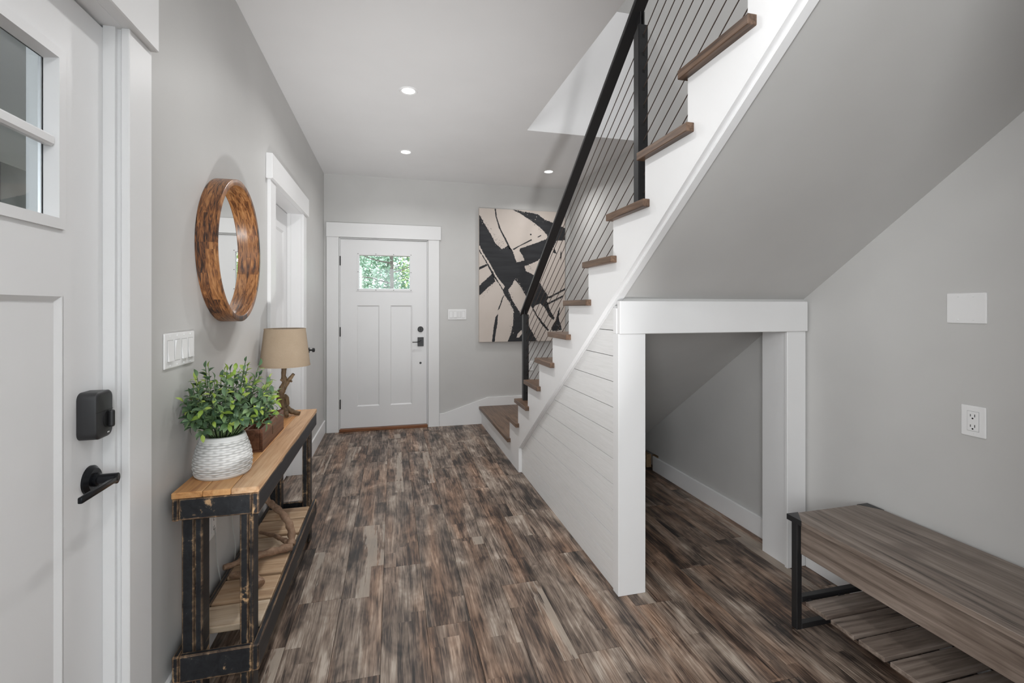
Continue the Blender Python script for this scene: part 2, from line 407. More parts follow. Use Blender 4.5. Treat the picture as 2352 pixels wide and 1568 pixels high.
# ------------------------------------------------------------------ ceiling, walls
bm = BM(); box(bm, XL-0.25, 1.04, YB, YF+0.15, ZC, ZC+0.30); box(bm, 1.04, XR+0.14, 3.61, YF+0.15, ZC, ZC+0.30); box(bm, 1.04, XR+0.14, YB, -0.2, ZC, ZC+0.30)
struct(ob('ceiling', bm, 'ceiling_paint'), 'smooth white ceiling of the hall with recessed lights', 'ceiling')
struct(ob('wall_stairwell', bx(1.04, XR, 3.61, 3.72, ZC+0.30, 3.80), 'ceiling_paint'), 'half wall above the far edge of the stairwell opening', 'wall')
struct(ob('ceiling_upper', bx(XL-0.25, XR+0.14, YB, YF+0.15, ZT, ZT+0.1), 'ceiling_paint'), 'white ceiling of the upper storey above the stairwell', 'ceiling')
TH = 0.215
bm = BM()
for y0, y1, z0, z1 in ((YB, -1.60, 0, ZC), (-1.60, -0.30, 0, 1.05), (-1.60, -0.30, 2.25, ZC), (-0.30, D1[0], 0, ZC), (D1[0], D1[1], 2.075, ZC), (D1[1], D2[0], 0, ZC), (D2[0], D2[1], 2.075, ZC), (D2[1], YF+0.15, 0, ZC)):
    box(bm, XL-TH, XL, y0, y1, z0, z1)
struct(ob('wall_left', bm, 'wall_paint'), 'light grey painted wall with the round mirror', 'wall')
struct(ob('wall_upper_left', bx(XL-0.25, XL, YB, YF+0.15, ZC+0.30, ZT), 'wall_paint'), 'grey wall of the upper storey on the left', 'wall')
bm = BM()
for x0, x1, z0, z1 in ((XL, D3[0], 0, ZT), (D3[0], D3[1], 2.065, ZT), (D3[1], XR, 0, ZT)):
    box(bm, x0, x1, YF, YF+0.15, z0, z1)
struct(ob('wall_far', bm, 'wall_paint'), 'grey painted wall at the end of the hall', 'wall')
bm = BM()
prism(bm, [(YB, 0), (3.36, 0), (3.36, 0.135), (3.75, 0.135), (3.75, 0), (YF+0.15, 0), (YF+0.15, ZT), (YB, ZT)], 0, XR, XR+0.06)
box(bm, XR+0.06, XR+0.14, YB, YF+0.15, 0, ZT)
struct(ob('wall_right', bm, 'wall_paint'), 'grey painted wall running beside the stairs and the bench', 'wall')
bm = BM()   # wall behind the camera with two tall windows
WB = ((-1.2+0.05, 0.2), (0.5, 1.85))
for x0, x1, z0, z1 in ((XL-0.25, -0.55, 0, ZT), (-0.55, XR, 0, 0.45), (-0.55, XR, 2.45, ZT), (0.25, 0.55, 0.45, 2.45), (1.75, XR, 0.45, 2.45)):
    box(bm, x0, x1, YB-0.15, YB, z0, z1)
struct(ob('wall_back', bm, 'wall_paint'), 'grey wall with windows behind the viewer', 'wall')

struct(ob('wall_light_block', bx(1.03, XR, 0.30, 0.42, 0, LINE(0.42)-0.006), 'wall_paint'), 'unseen grey wall added under the upper stairs to block light', 'wall')  # wall added out of view to keep rear light off the soffit
w1 = thing('added_window_1', (XL-0.19, -0.95, 1.05), 'white framed window added behind the viewer to light the right wall', 'window'); w1['kind'] = 'structure'  # invented side window, frames the fill light for the right wall
for nm_, q in (('sill', (-1.60, -0.30, 1.05, 1.09)), ('head', (-1.60, -0.30, 2.21, 2.25)), ('stile', (-1.60, -1.56, 1.09, 2.21)), ('stile', (-0.34, -0.30, 1.09, 2.21))):
    ob(nm_, bx(XL-0.20, XL-0.15, *q), 'trim_white', w1)
ob('pane', bx(XL-0.18, XL-0.174, -1.56, -0.34, 1.09, 2.21), 'window_glass', w1)
# lumber and cut drywall at the end of the right baseboard, below the stairs
tag(ob('lumber_block', bx(2.018, 2.062, 3.47, 3.60, 0.012, 0.118, 0.002), 'lumber'), 'short brown lumber block beyond the baseboard end under the stairs', 'lumber')
tag(ob('lumber_stud', bx(XR+0.004, XR+0.05, 3.38, 3.46, 0.0, 0.12, 0.002), 'lumber'), 'pale lumber end in the cut of the drywall under the stairs', 'lumber')

# ------------------------------------------------------------------ baseboards and casings
BH, BT = 0.135, 0.015
def baseb(name, bm, label): return struct(ob(name, bm, 'trim_white'), label, 'baseboard')
bm = BM(); box(bm, XL, XL+BT, 1.60, 2.97, 0, BH, 0.003); baseb('baseboard_left', bm, 'white baseboard on the left wall behind the console table')
bm = BM(); box(bm, XL, XL+BT, 4.145, YF-0.001, 0, BH, 0.003); baseb('baseboard_corner', bm, 'short white baseboard between the doorway and the far corner')
bm = BM(); box(bm, XR-BT, XR, 2.16, 3.425, 0, 0.118, 0.003); baseb('baseboard_understair', bm, 'white baseboard inside the opening under the stairs')
bm = BM(); box(bm, XR-BT, XR, -1.0, 1.965, 0, 0.118, 0.003); baseb('baseboard_right', bm, 'white baseboard on the right wall behind the bench')
bm = BM(); prism(bm, [(0.507, 0), (0.987, 0), (0.987, 0.20), (XR, 0.20), (XR, 0.300), (1.057, 0.297), (0.56, 0.142), (0.507, 0.137)], 1, YF-0.015, YF)
baseb('baseboard_far', bm, 'white baseboard that rises to the stair landing beside the far door')

def casing(name, label, parts):
    r = thing(name, parts[0][2], label, 'trim'); r['kind'] = 'structure'
    for nm, bm, _ in parts: ob(nm, bm, 'trim_white', r)
    return r
# near left door
casing('trim_1', 'wide white casing around the near door on the left', [
    ('header_board', bx(XL, -0.662, D1[0]-0.2, 1.592, 2.065, 2.225, 0.003), (XL, D1[1], 0)),
    ('side_casing', bx(XL, -0.680, 1.470, 1.590, 0, 2.065, 0.002), 0),
    ('side_casing', bx(XL, -0.680, D1[0]-0.13, D1[0]-0.005, 0, 2.065, 0.002), 0),
    ('jamb', bx(-0.914, XL+0.004, D1[1]-0.006, D1[1]+0.001, 0, 2.075), 0),
    ('jamb', bx(-0.914, XL+0.004, D1[0], D1[0]+0.02, 0, 2.075), 0),
    ('door_stop', bx(-0.740, -0.712, D1[1]-0.018, D1[1]-0.006, 0, 2.065, 0.001), 0),
    ('head_jamb', bx(-0.914, XL+0.004, D1[0], D1[1], 2.064, 2.075), 0)])
# doorway in the middle of the left wall
casing('trim_2', 'white casing around the doorway behind the lamp', [
    ('header_board', bx(XL, -0.664, 2.945, 4.165, 2.062, 2.207, 0.003), (XL, 3.5, 0)),
    ('side_casing', bx(XL, -0.680, 2.975, 3.100, 0, 2.062, 0.002), 0),
    ('side_casing', bx(XL, -0.680, 4.020, 4.142, 0, 2.062, 0.002), 0),
    ('jamb', bx(-0.914, XL+0.004, D2[0], D2[0]+0.012, 0, 2.075), 0),
    ('jamb', bx(-0.914, XL+0.004, D2[1]-0.006, D2[1]+0.001, 0, 2.075), 0),
    ('door_stop', bx(-0.80, -0.775, D2[1]-0.02, D2[1]-0.006, 0, 2.065, 0.001), 0),
    ('head_jamb', bx(-0.914, XL+0.004, D2[0], D2[1], 2.060, 2.075), 0)])
# far door
casing('trim_3', 'white casing with flat header around the far entry door', [
    ('header_board', bx(-0.676, 0.524, YF-0.03, YF, 2.070, 2.222, 0.003), (0, YF, 0)),
    ('side_casing', bx(-0.672, -0.552, YF-0.02, YF, 0, 2.070, 0.002), 0),
    ('side_casing', bx(0.386, 0.505, YF-0.02, YF, 0, 2.070, 0.002), 0),
    ('jamb', bx(D3[0]-0.001, D3[0]+0.006, YF-0.01, YF+0.15, 0.03, 2.065), 0),
    ('jamb', bx(D3[1]-0.006, D3[1]+0.001, YF-0.01, YF+0.15, 0.03, 2.065), 0),
    ('head_jamb', bx(D3[0], D3[1], YF-0.01, YF+0.15, 2.058, 2.066), 0)])
struct(ob('trim_4', bx(D3[0], D3[1], YF-0.022, YF+0.15, 0.0, 0.03, 0.003), 'threshold_wood'), 'reddish brown wooden threshold under the far door', 'threshold')
# opening under the stairs
casing('trim_5', 'white casing around the closet opening under the stairs', [
    ('header_board', bx(1.003, 2.052, 1.955, 1.985, 1.200, 1.352, 0.003), (1.5, 1.98, 0)),
    ('corner_post', bx(XS, 1.138, 1.965, 2.020, 0, 1.200, 0.002), 0),
    ('side_casing', bx(1.937, 2.052, 1.968, 1.986, 0, 1.200, 0.002), 0),
    ('jamb', bx(1.110, 1.137, 2.020, 2.150, 0, 1.215), 0),
    ('jamb', bx(1.952, 1.970, 1.986, 2.150, 0, 1.215), 0),
    ('head_jamb', bx(1.130, 1.970, 1.986, 2.150, 1.203, 1.222), 0),
    ('corner_post_cap', bx(XS, 1.03, 1.985, 2.020, 1.200, 1.318, 0.002), 0)])
bm = BM(); box(bm, 1.03, 1.115, 2.02, 2.15, 0, 1.23); box(bm, 1.972, XR, 1.99, 2.15, 0, 1.23); prism(bm, [(1.99, 1.215), (2.15, 1.215), (2.15, LINE(2.15)-0.004), (1.99, LINE(1.99)-0.004)], 0, 1.03, XR)
struct(ob('wall_understair', bm, 'wall_paint'), 'narrow wall framing the closet opening under the stairs', 'wall')

# ------------------------------------------------------------------ doors
def frame2(bm, mp, o, i, n0, n1):
    """sloped picture-frame between outer rect o at depth n0 and inner rect i at depth n1 (rects u0,u1,v0,v1)"""
    O = [mp(o[0], o[2], n0), mp(o[1], o[2], n0), mp(o[1], o[3], n0), mp(o[0], o[3], n0)]
    I = [mp(i[0], i[2], n1), mp(i[1], i[2], n1), mp(i[1], i[3], n1), mp(i[0], i[3], n1)]
    O = [bm.verts.new(v) for v in O]; I = [bm.verts.new(v) for v in I]
    for k in range(4): bm.faces.new((O[k], O[(k+1) % 4], I[(k+1) % 4], I[k]))
def rect(bm, mp, u0, u1, v0, v1, n0):
    return bm.faces.new([bm.verts.new(mp(u, v, n0)) for u, v in ((u0, v0), (u1, v0), (u1, v1), (u0, v1))])
def mbox(bm, mp, u0, u1, v0, v1, n0, n1, bev=0.0, seg=1):
    P = [mp(u, v, n) for u in (u0, u1) for v in (v0, v1) for n in (n0, n1)]
    lo = [min(p[k] for p in P) for k in range(3)]; hi = [max(p[k] for p in P) for k in range(3)]
    return box(bm, lo[0], hi[0], lo[1], hi[1], lo[2], hi[2], bev, seg)
def make_door(root, mp, W, H, z0, lites):
    """mp(u, v, n): u across from the hinge side, v height above floor, n towards the room from the door face"""
    t_ = 0.044
    L = (0.165, 0.749, 1.500, 1.912)        # glazed opening
    pans = ((0.167, 0.400, 0.262, 1.346), (0.515, 0.745, 0.262, 1.346))
    bm = BM()
    for u0, u1, v0, v1 in ((0, L[0], z0, z0+H), (L[1], W, z0, z0+H), (L[0], L[1], L[3], z0+H), (L[0], L[1], 1.346, L[2]), (L[0], L[1], z0, 0.262), (0.400, 0.515, 0.262, 1.346)):
        mbox(bm, mp, u0, u1, v0, v1, -t_, 0)
    mbox(bm, mp, 0.745, 0.750, 0.262, 1.346, -t_, 0); mbox(bm, mp, 0.165, 0.167, 0.262, 1.346, -t_, 0)
    slab = ob('slab', bm, 'door_white', root)
    for p in pans:
        b2 = BM(); i = (p[0]+0.012, p[1]-0.012, p[2]+0.012, p[3]-0.012)
        frame2(b2, mp, p, i, -0.0005, -0.009); rect(b2, mp, *i, -0.009); rect(b2, mp, *p, -0.035)
        bmesh.ops.recalc_face_normals(b2, faces=b2.faces)
        ob('panel', b2, 'door_white', root)
    # lite frame: flat raised moulding with a sloped inner edge
    b3 = BM(); o = L; m = (L[0]+0.024, L[1]-0.024, L[2]+0.024, L[3]-0.024); g = (L[0]+0.03, L[1]-0.03, L[2]+0.03, L[3]-0.03)
    frame2(b3, mp, o, o, 0.0, 0.006); frame2(b3, mp, o, m, 0.006, 0.007); frame2(b3, mp, m, g, 0.007, -0.020)
    frame2(b3, mp, g, o, -0.026, -t_-0.006)
    bmesh.ops.recalc_face_normals(b3, faces=b3.faces)
    fr = ob('window_frame', b3, 'door_white', root)
    g = (g[0]-0.008, g[1]+0.008, g[2]-0.008, g[3]+0.008)
    if lites == 2:
        zm = 1.697
        ob('muntin', mbox(BM(), mp, L[0]+0.026, L[1]-0.026, zm-0.013, zm+0.013, -0.019, 0.001, 0.005), 'door_white', fr)
        ob('spacer', mbox(BM(), mp, L[1]-0.034, L[1]-0.0305, L[2]+0.03, L[3]-0.03, -0.030, -0.022), 'steel', fr)
        ob('pane', mbox(BM(), mp, g[0], g[1], g[2], zm, -0.025, -0.021), 'window_glass', root)
        ob('pane', mbox(BM(), mp, g[0], g[1], zm, g[3], -0.025, -0.021), 'window_glass', root)
    else:
        ob('pane', mbox(BM(), mp, *g, -0.025, -0.021), 'window_glass', root)
        for a in range(4):
            for v in (L[2]+0.012, L[3]-0.012):
                u = L[0]+0.014+(L[1]-L[0]-0.028)*a/3
                ob('screw', screw(mp, u, v, 0.0065), 'black_metal', fr)
        for u in (L[0]+0.014, L[1]-0.014): ob('screw', screw(mp, u, (L[2]+L[3])/2, 0.0065), 'black_metal', fr)
    return slab
def disc(mp, u, v, r, n0, n1, k=20, bev=0.0):
    bm = BM(); rings = []
    prof = [(r, n0), (r, n1)] if not bev else [(r, n0), (r, n1-bev), (r-bev, n1)]
    for rr, nn in prof: rings.append([bm.verts.new(mp(u+rr*math.cos(2*math.pi*i/k), v+rr*math.sin(2*math.pi*i/k), nn)) for i in range(k)])
    for a in range(len(rings)-1):
        for i in range(k): bm.faces.new((rings[a][i], rings[a][(i+1) % k], rings[a+1][(i+1) % k], rings[a+1][i]))
    bm.faces.new(rings[0]); bm.faces.new(rings[-1]); bmesh.ops.recalc_face_normals(bm, faces=bm.faces); return bm
def screw(mp, u, v, n, r=0.0042): return disc(mp, u, v, r, n, n+0.002, 8)
def mtube(mp, pts, rad, n=12): return tube(BM(), [mp(*p) for p in pts], rad, n)

# door 1 (near left), face at x = -0.74
mp1 = lambda u, v, n: Vector((-0.74+n, 0.565+u, v))
d1 = thing('door_1', (-0.74, 1.0, 0.012), 'white panelled door with two-pane window and black smart lock', 'door'); d1['kind'] = 'structure'
make_door(d1, mp1, 0.912, 2.045, 0.012, 2)
# smart lock: rounded housing
def rounded_housing(mp, u0, u1, v0, v1, n0, n1, r, k=6):
    out = []
    for cx_, cy_, a0 in ((u1-r, v1-r, 0), (u0+r, v1-r, 90), (u0+r, v0+r, 180), (u1-r, v0+r, 270)):
        for i in range(k+1):
            a = math.radians(a0+90*i/k); out.append((cx_+r*math.cos(a), cy_+r*math.sin(a)))
    bm = BM(); rings = []
    cu, cv = (u0+u1)/2, (v0+v1)/2; e = 0.004
    for sc_, nn in ((1, n0), (1, n1-e), (1-e/((u1-u0)/2)*0.35, n1-e*0.3), (1-e/((u1-u0)/2), n1)):
        rings.append([bm.verts.new(mp(cu+(u-cu)*sc_, cv+(v-cv)*sc_, nn)) for u, v in out])
    m = len(out)
    for a in range(len(rings)-1):
        for i in range(m): bm.faces.new((rings[a][i], rings[a][(i+1) % m], rings[a+1][(i+1) % m], rings[a+1][i]))
    bm.faces.new(rings[0]); bm.faces.new(rings[-1]); bmesh.ops.recalc_face_normals(bm, faces=bm.faces); return bm
LK = (0.796, 0.868, 0.995, 1.112)
lock = ob('smart_lock', rounded_housing(mp1, *LK, 0.0, 0.041, 0.018), 'black_plastic', d1, True, 'black rounded smart lock housing')
ob('seam', mbox(BM(), mp1, LK[0]+0.001, LK[1]-0.002, 1.062, 1.063, 0.03, 0.0414), 'dark_slot', lock)
ob('knob_recess', disc(mp1, 0.845, 1.040, 0.022, 0.039, 0.0422, 28), 'black_metal', lock)
ob('thumb_turn', mbox(BM(), mp1, 0.838, 0.852, 1.018, 1.062, 0.042, 0.055, 0.005, 2), 'black_metal', lock)
ob('indicator_light', mbox(BM(), mp1, 0.842, 0.850, 1.0045, 1.0075, 0.041, 0.0416), 'led_white', lock)
lev = ob('lever_handle', disc(mp1, 0.848, 0.886, 0.036, 0.0, 0.013, 36, 0.008), 'bronze_black', d1, True, 'black lever handle with round rosette')
ob('spindle', mtube(mp1, [(0.848, 0.886, 0.01), (0.848, 0.886, 0.02), (0.848, 0.886, 0.022), (0.848, 0.886, 0.060), (0.848, 0.886, 0.0605)], [0.017, 0.017, 0.013, 0.0135, 0.012], 20), 'bronze_black', lev, True)
bm = BM(); mbox(bm, mp1, 0.702, 0.854, 0.8775, 0.8925, 0.0525, 0.0625, 0.003, 2); ob('lever', bm, 'bronze_black', lev, True)
ob('lock_button', disc(mp1, 0.848, 0.886, 0.007, 0.059, 0.0635, 14, 0.001), 'black_metal', lev)
# door 2 (closed, recessed in the left doorway), face at x = -0.80
mp2 = lambda u, v, n: Vector((-0.80+n, D2[0]+0.012+u, v))
d2 = thing('door_2', (-0.80, 3.55, 0.012), 'plain white panel door recessed in the doorway behind the lamp', 'door'); d2['kind'] = 'structure'
bm = BM(); W2 = D2[1]-D2[0]-0.018
P2 = ((0.13, W2-0.13, 0.25, 0.95), (0.13, W2-0.13, 1.12, 1.90))
for u0, u1, v0, v1 in ((0, 0.13, 0.012, 2.055), (W2-0.13, W2, 0.012, 2.055), (0.13, W2-0.13, 0.012, 0.25), (0.13, W2-0.13, 0.95, 1.12), (0.13, W2-0.13, 1.90, 2.055)):
    mbox(bm, mp2, u0, u1, v0, v1, -0.035, 0)
ob('slab', bm, 'door_white', d2)
for p in P2:
    b2 = BM(); i = (p[0]+0.015, p[1]-0.015, p[2]+0.015, p[3]-0.015)
    frame2(b2, mp2, p, i, -0.0005, -0.010); rect(b2, mp2, *i, -0.010); bmesh.ops.recalc_face_normals(b2, faces=b2.faces); ob('panel', b2, 'door_white', d2)
# door 3 (far entry door), face at y = 5.305
mp3 = lambda u, v, n: Vector((-0.537+u, 5.305-n, v))
d3 = thing('door_3', (-0.08, 5.32, 0.034), 'white craftsman entry door with small window at the hall end', 'door'); d3['kind'] = 'structure'
make_door(d3, mp3, 0.907, 2.018, 0.036, 1)
for v in (1.82, 1.065, 0.295):
    ob('hinge', mtube(mp3, [(-0.003, v-0.05, 0.008), (-0.003, v+0.05, 0.008)], 0.008, 10), 'black_metal', d3, True, 'black hinge barrel')
db = ob('deadbolt', disc(mp3, 0.838, 1.083, 0.032, 0, 0.014, 32, 0.005), 'black_metal', d3, True, 'round black deadbolt')
ob('thumb_turn', mbox(BM(), mp3, 0.833, 0.843, 1.068, 1.098, 0.014, 0.03, 0.003), 'black_metal', db)
lh = ob('lever_handle', mbox(BM(), mp3, 0.806, 0.872, 0.895, 0.995, 0, 0.009, 0.002), 'black_metal', d3, False, 'black lever handle on a square plate')
ob('spindle', mtube(mp3, [(0.840, 0.944, 0.008), (0.840, 0.944, 0.05)], 0.012, 14), 'black_metal', lh, True)
ob('lever', mbox(BM(), mp3, 0.748, 0.850, 0.939, 0.949, 0.042, 0.054, 0.003), 'black_metal', lh)
ob('key_hole_plug', disc(mp3, 0.838, 0.711, 0.012, 0, 0.004, 20), 'black_metal', d3, False, 'small black round plug')

# ------------------------------------------------------------------ stairs
stair = thing('staircase', (1.52, 4.6, 0), 'open staircase with dark oak treads and white sawtooth stringer', 'stairs')
NS = 14
pts = [(3.66, 0), (YF-0.001, 0), (YF-0.001, 0.169), (RIS(1), 0.169)]
for n in range(1, NS):
    pts += [(RIS(n), TOP(n)-0.031), (RIS(n+1), TOP(n)-0.031)]
pts += [(RIS(NS), LINE(RIS(NS))), (3.66, LINE(3.66))]
ob('stringer', prism(BM(), pts, 0, 0.982, 1.003), 'trim_white', stair)
# trim strip under the stringer and its return at the foot
YA, YZ = 3.66, -0.15
ob('stringer_trim', prism(BM(), [(YA, LINE(YA)+0.012), (YA, LINE(YA)-0.014), (YZ, LINE(YZ)-0.014), (YZ, LINE(YZ)+0.012)], 0, 1.003, 1.032), 'trim_white', stair)
ob('stringer_foot', bx(0.981, 1.012, 3.648, 3.662, 0, LINE(3.655), 0.001), 'trim_white', stair)
def tread_mesh(n):
    y1 = RIS(n)+0.018; y0 = RIS(n+1)
    bm = BM()
    prism(bm, [(0.953, y1), (2.058, y1), (2.058, y0+0.001), (0.984, y0+0.001), (0.984, y0-0.034), (0.953, y0-0.034)], 2, TOP(n)-0.031, TOP(n))
    bmesh.ops.bevel(bm, geom=list(bm.edges), offset=0.002, segments=1, affect='EDGES')
    return bm
# landing
bm = BM(); prism(bm, [(0.953, YF-0.016), (2.058, YF-0.016), (2.058, RIS(1)+0.001), (0.984, RIS(1)+0.001), (0.984, RIS(1)-0.034), (0.953, RIS(1)-0.034)], 2, 0.169, 0.200)
bmesh.ops.bevel(bm, geom=list(bm.edges), offset=0.002, segments=1, affect='EDGES')
ob('landing', bm, 'tread_oak', stair, False, 'wide dark oak landing')
for n in range(1, NS): ob('tread', tread_mesh(n), 'tread_oak', stair)
for n in range(1, NS+1): ob('riser', bx(1.003, 2.058, RIS(n)-0.018, RIS(n), TOP(n-1), TOP(n)-0.031), 'trim_white', stair)
bm = BM(); prism(bm, [(3.9, LINE(3.9)-0.004), (YZ, LINE(YZ)-0.004), (YZ, LINE(YZ)+0.05), (3.9, LINE(3.9)+0.05)], 0, 1.032, XR)
struct(ob('ceiling_soffit', bm, 'wall_paint'), 'sloping grey soffit on the underside of the stairs', 'ceiling')

# shiplap wall of horizontal planks below the stringer
sh = bpy.data.objects.new('wall_shiplap', None); col.objects.link(sh); sh.location = (XS, 2.8, 0); struct(sh, 'white shiplap wall of horizontal planks under the stair stringer', 'wall')
prism_b = BM(); prism(prism_b, [(2.02, 0), (3.655, 0), (3.655, LINE(3.655)-0.02), (2.02, LINE(2.02)-0.02)], 0, XS+0.022, XS+0.03); ob('backing', prism_b, 'dark_slot', sh)
zs = [0.0]+[1.214-0.1208*k for k in range(9, -1, -1)]+[1.335]
for k in range(len(zs)-1):
    z0, z1 = zs[k]+0.0016, zs[k+1]-0.0016
    yl = lambda z: 0.967+(2.089-0.016-z)/0.706
    a, b = min(3.650, yl(z0)), min(3.650, yl(z1))
    P = [(2.021, z0), (a, z0)]
    if a < 3.65 or b >= 3.65: P += [(b, z1)]
    else: P += [(3.65, LINE(3.65)-0.016), (b, z1)]
    P += [(2.021, z1)]
    if b <= 2.03: P = [(2.021, z0), (a, z0), (2.021, LINE(2.021)-0.016)]
    if len(P) > 2: ob('plank', prism(BM(), P, 0, XS+0.007, XS+0.0225), 'shiplap_white', sh)

# railing
rl = thing('stair_railing', (1.02, 3.6, TOP(2)), 'black metal stair railing with steel cables and square posts', 'railing')
def post(x0, y0, z0, z1, back):
    bm = BM(); t_ = 0.045
    vs_ = [bm.verts.new(p) for p in ((x0, y0, z0), (x0+t_, y0, z0), (x0+t_, y0+t_, z0), (x0, y0+t_, z0))]
    vt = [bm.verts.new(p) for p in ((x0, y0, z1), (x0+t_, y0, z1), (x0+t_, y0+t_, z1-back), (x0, y0+t_, z1-back))]
    fs = [bm.faces.new(vs_), bm.faces.new(vt)]+[bm.faces.new((vs_[i], vs_[(i+1) % 4], vt[(i+1) % 4], vt[i])) for i in range(4)]
    bmesh.ops.recalc_face_normals(bm, faces=fs)
    bmesh.ops.bevel(bm, geom=list(bm.edges), offset=0.003, segments=2, affect='EDGES')
    return bm
PA = (1.003, 3.585); PB = (1.018, 1.815); PC = (1.03, 0.045)
ZA0, ZB0 = TOP(2), TOP(8)
ZA1, ZB1 = 1.268, 2.535
p1 = ob('post', post(PA[0], PA[1], ZA0, ZA1, 0.0), 'black_metal', rl)
p2 = ob('post', post(PB[0], PB[1], ZB0, ZB1, 0.032), 'black_metal', rl)
p3 = ob('post', post(PC[0], PC[1], TOP(14), TOP(14)+0.79, 0.032), 'black_metal', rl)
# flat top rail
def rail_pt(y): return 1.300+(3.62-y)*0.7285
bm = BM(); prism(bm, [(3.665, rail_pt(3.665)-0.012), (0.0, rail_pt(0.0)-0.012), (0.0, rail_pt(0.0)+0.012), (3.665, rail_pt(3.665)+0.012)], 0, 0.996, 1.052)
bmesh.ops.bevel(bm, geom=list(bm.edges), offset=0.0025, segments=1, affect='EDGES')
ob('top_rail', bm, 'black_metal', rl)
for (x, y), z in ((PA, ZA1), (PB, ZB1-0.01)):
    b = BM(); box(b, x+0.012, x+0.017, y+0.008, y+0.037, z-0.01, rail_pt(y+0.02)-0.008); box(b, x+0.028, x+0.033, y+0.008, y+0.037, z-0.01, rail_pt(y+0.02)-0.008)
    ob('bracket', b, 'black_metal', rl)
for k in range(10):
    za = 0.632+0.068*(9-k); zb = 2.488-0.0752*k
    a = Vector((PA[0]+0.024, PA[1]+0.02, za)); b = Vector((PB[0]+0.024, PB[1]-0.001, zb)); c = b+Vector((0.012, -1.77, 1.77*0.69))
    ob('cable', tube(BM(), [a, b, c], 0.0022, 6), 'cable_steel', rl)
    ob('cable_hole', bx(b.x-0.005, b.x+0.005, PB[1]-0.0012, PB[1]+0.002, zb-0.013, zb+0.001, 0.0), 'dark_slot', p2)

# ------------------------------------------------------------------ recessed lights
def downlight(x, y, z, label, power, lensr=0.042):
    r = thing('recessed_light', (x, y, z), label, 'light', 'recessed ceiling lights')
    ob('trim_ring', ring_lathe([(lensr, 0.001), (lensr, -0.003), (lensr+0.012, -0.006), (lensr+0.019, -0.001), (lensr+0.019, 0.001)], (x, y, z), 40), 'trim_white', r, True)
    ob('lens', solid_lathe([(lensr, 0.0005), (lensr, -0.002)], (x, y, z), 40), 'lamp_lens', r)
    a = area_light('downlight_beam', (x, y, z-0.012), (0, 0, 0), 0.09, 0.09, power, (1, 0.995, 0.985), 'DISK'); a.parent = r; a.location = (0, 0, -0.012)
    a.data.spread = math.radians(150)
PWR = 7.0
downlight(0.101, 3.143, ZC, 'recessed ceiling light nearest the viewer, above the hall', PWR)
downlight(0.117, 4.383, ZC, 'recessed ceiling light above the far entry door', 5.2)
downlight(1.572, 4.651, ZC, 'recessed ceiling light above the stair landing and painting', 5.2)
downlight(0.10, 1.75, ZC, 'recessed ceiling light above and just ahead of the viewer', 4.0)
downlight(0.10, 0.25, ZC, 'recessed ceiling light directly above the viewer', 4.8)
downlight(0.10, -1.3, ZC, 'recessed ceiling light behind the viewer', PWR)
downlight(1.55, 2.2, ZT, 'recessed light in the upper ceiling over the stairs', PWR*1.5)
downlight(0.3, 4.5, ZT, 'recessed light in the upper ceiling over the upstairs hall', PWR*1.5)

# floor spotlight added out of view to brighten the hall ceiling
U0 = Vector((0.24, 0.62, 0.0)); UD = (Vector((0.02, 4.2, ZC))-(U0+Vector((0, 0, 0.16)))).normalized()
fl = thing('added_spotlight', U0, 'short black floor spotlight added out of view to brighten the hall ceiling', 'lamp')
ob('foot', solid_lathe([(0.09, 0.0), (0.09, 0.012), (0.03, 0.02), (0.012, 0.10)], U0, 32), 'black_metal', fl, True)
uq = UD.to_track_quat('Z', 'Y').to_matrix(); uc = U0+Vector((0, 0, 0.16))
ub = ring_lathe([(0.06, -0.07), (0.085, -0.06), (0.085, 0.07), (0.08, 0.07), (0.078, -0.05), (0.02, -0.06)], (0, 0, 0), 40); ub.transform(Matrix.Translation(uc)@uq.to_4x4()); ob('can', ub, 'black_metal', fl, True)
a = area_light('added_uplight', Vector((0, 0, 0.16))+UD*0.065, (-UD).to_track_quat('Z', 'Y').to_euler(), 0.15, 0.15, 8.6, (1, 1, 1), 'DISK'); a.parent = fl; a.data.spread = math.radians(66)

# ------------------------------------------------------------------ wall plates
def switch_plate(mp, u0, u1, v0, v1, n, label, states):
    c = mp((u0+u1)/2, (v0+v1)/2, 0)
    r = thing('light_switch', c, label, 'light switch')
    ob('plate', mbox(BM(), mp, u0, u1, v0, v1, 0, 0.006, 0.003, 2), 'plate_white', r)
    m = len(states); wd = (u1-u0)/m*0.74 if m < 3 else (u1-u0-0.02)/m
    s0 = u0+0.010
    for k, st in enumerate(states):
        cu = s0+wd*(k+0.5)
        hw, hh = wd*0.36, (v1-v0)*0.29; cv = (v0+v1)/2
        g = ob('rocker_surround', mbox(BM(), mp, cu-hw-0.0015, cu+hw+0.0015, cv-hh-0.0015, cv+hh+0.0015, 0.0055, 0.0068), 'grey_plastic', r)
        bm = BM(); a, b = (0.012, 0.007) if st else (0.007, 0.012)
        vs_ = [bm.verts.new(mp(*p)) for p in ((cu-hw, cv-hh, 0.005), (cu+hw, cv-hh, 0.005), (cu+hw, cv+hh, 0.005), (cu-hw, cv+hh, 0.005), (cu-hw, cv-hh, b), (cu+hw, cv-hh, b), (cu+hw, cv+hh, a), (cu-hw, cv+hh, a), (cu-hw, cv, 0.0085), (cu+hw, cv, 0.0085))]
        for q in ((4, 5, 9, 8), (8, 9, 6, 7), (0, 1, 5, 4), (3, 7, 6, 2), (0, 4, 8, 7, 3), (1, 2, 6, 9, 5)): bm.faces.new([vs_[i] for i in q])
        bmesh.ops.recalc_face_normals(bm, faces=bm.faces)
        ob('rocker', bm, 'plate_white', r)
        for v in (v0+0.009, v1-0.009): ob('screw', screw(mp, cu, v, 0.0055, 0.003), 'plate_white', r)
    return r
mpl = lambda u, v, n: Vector((XL+n, u, v))
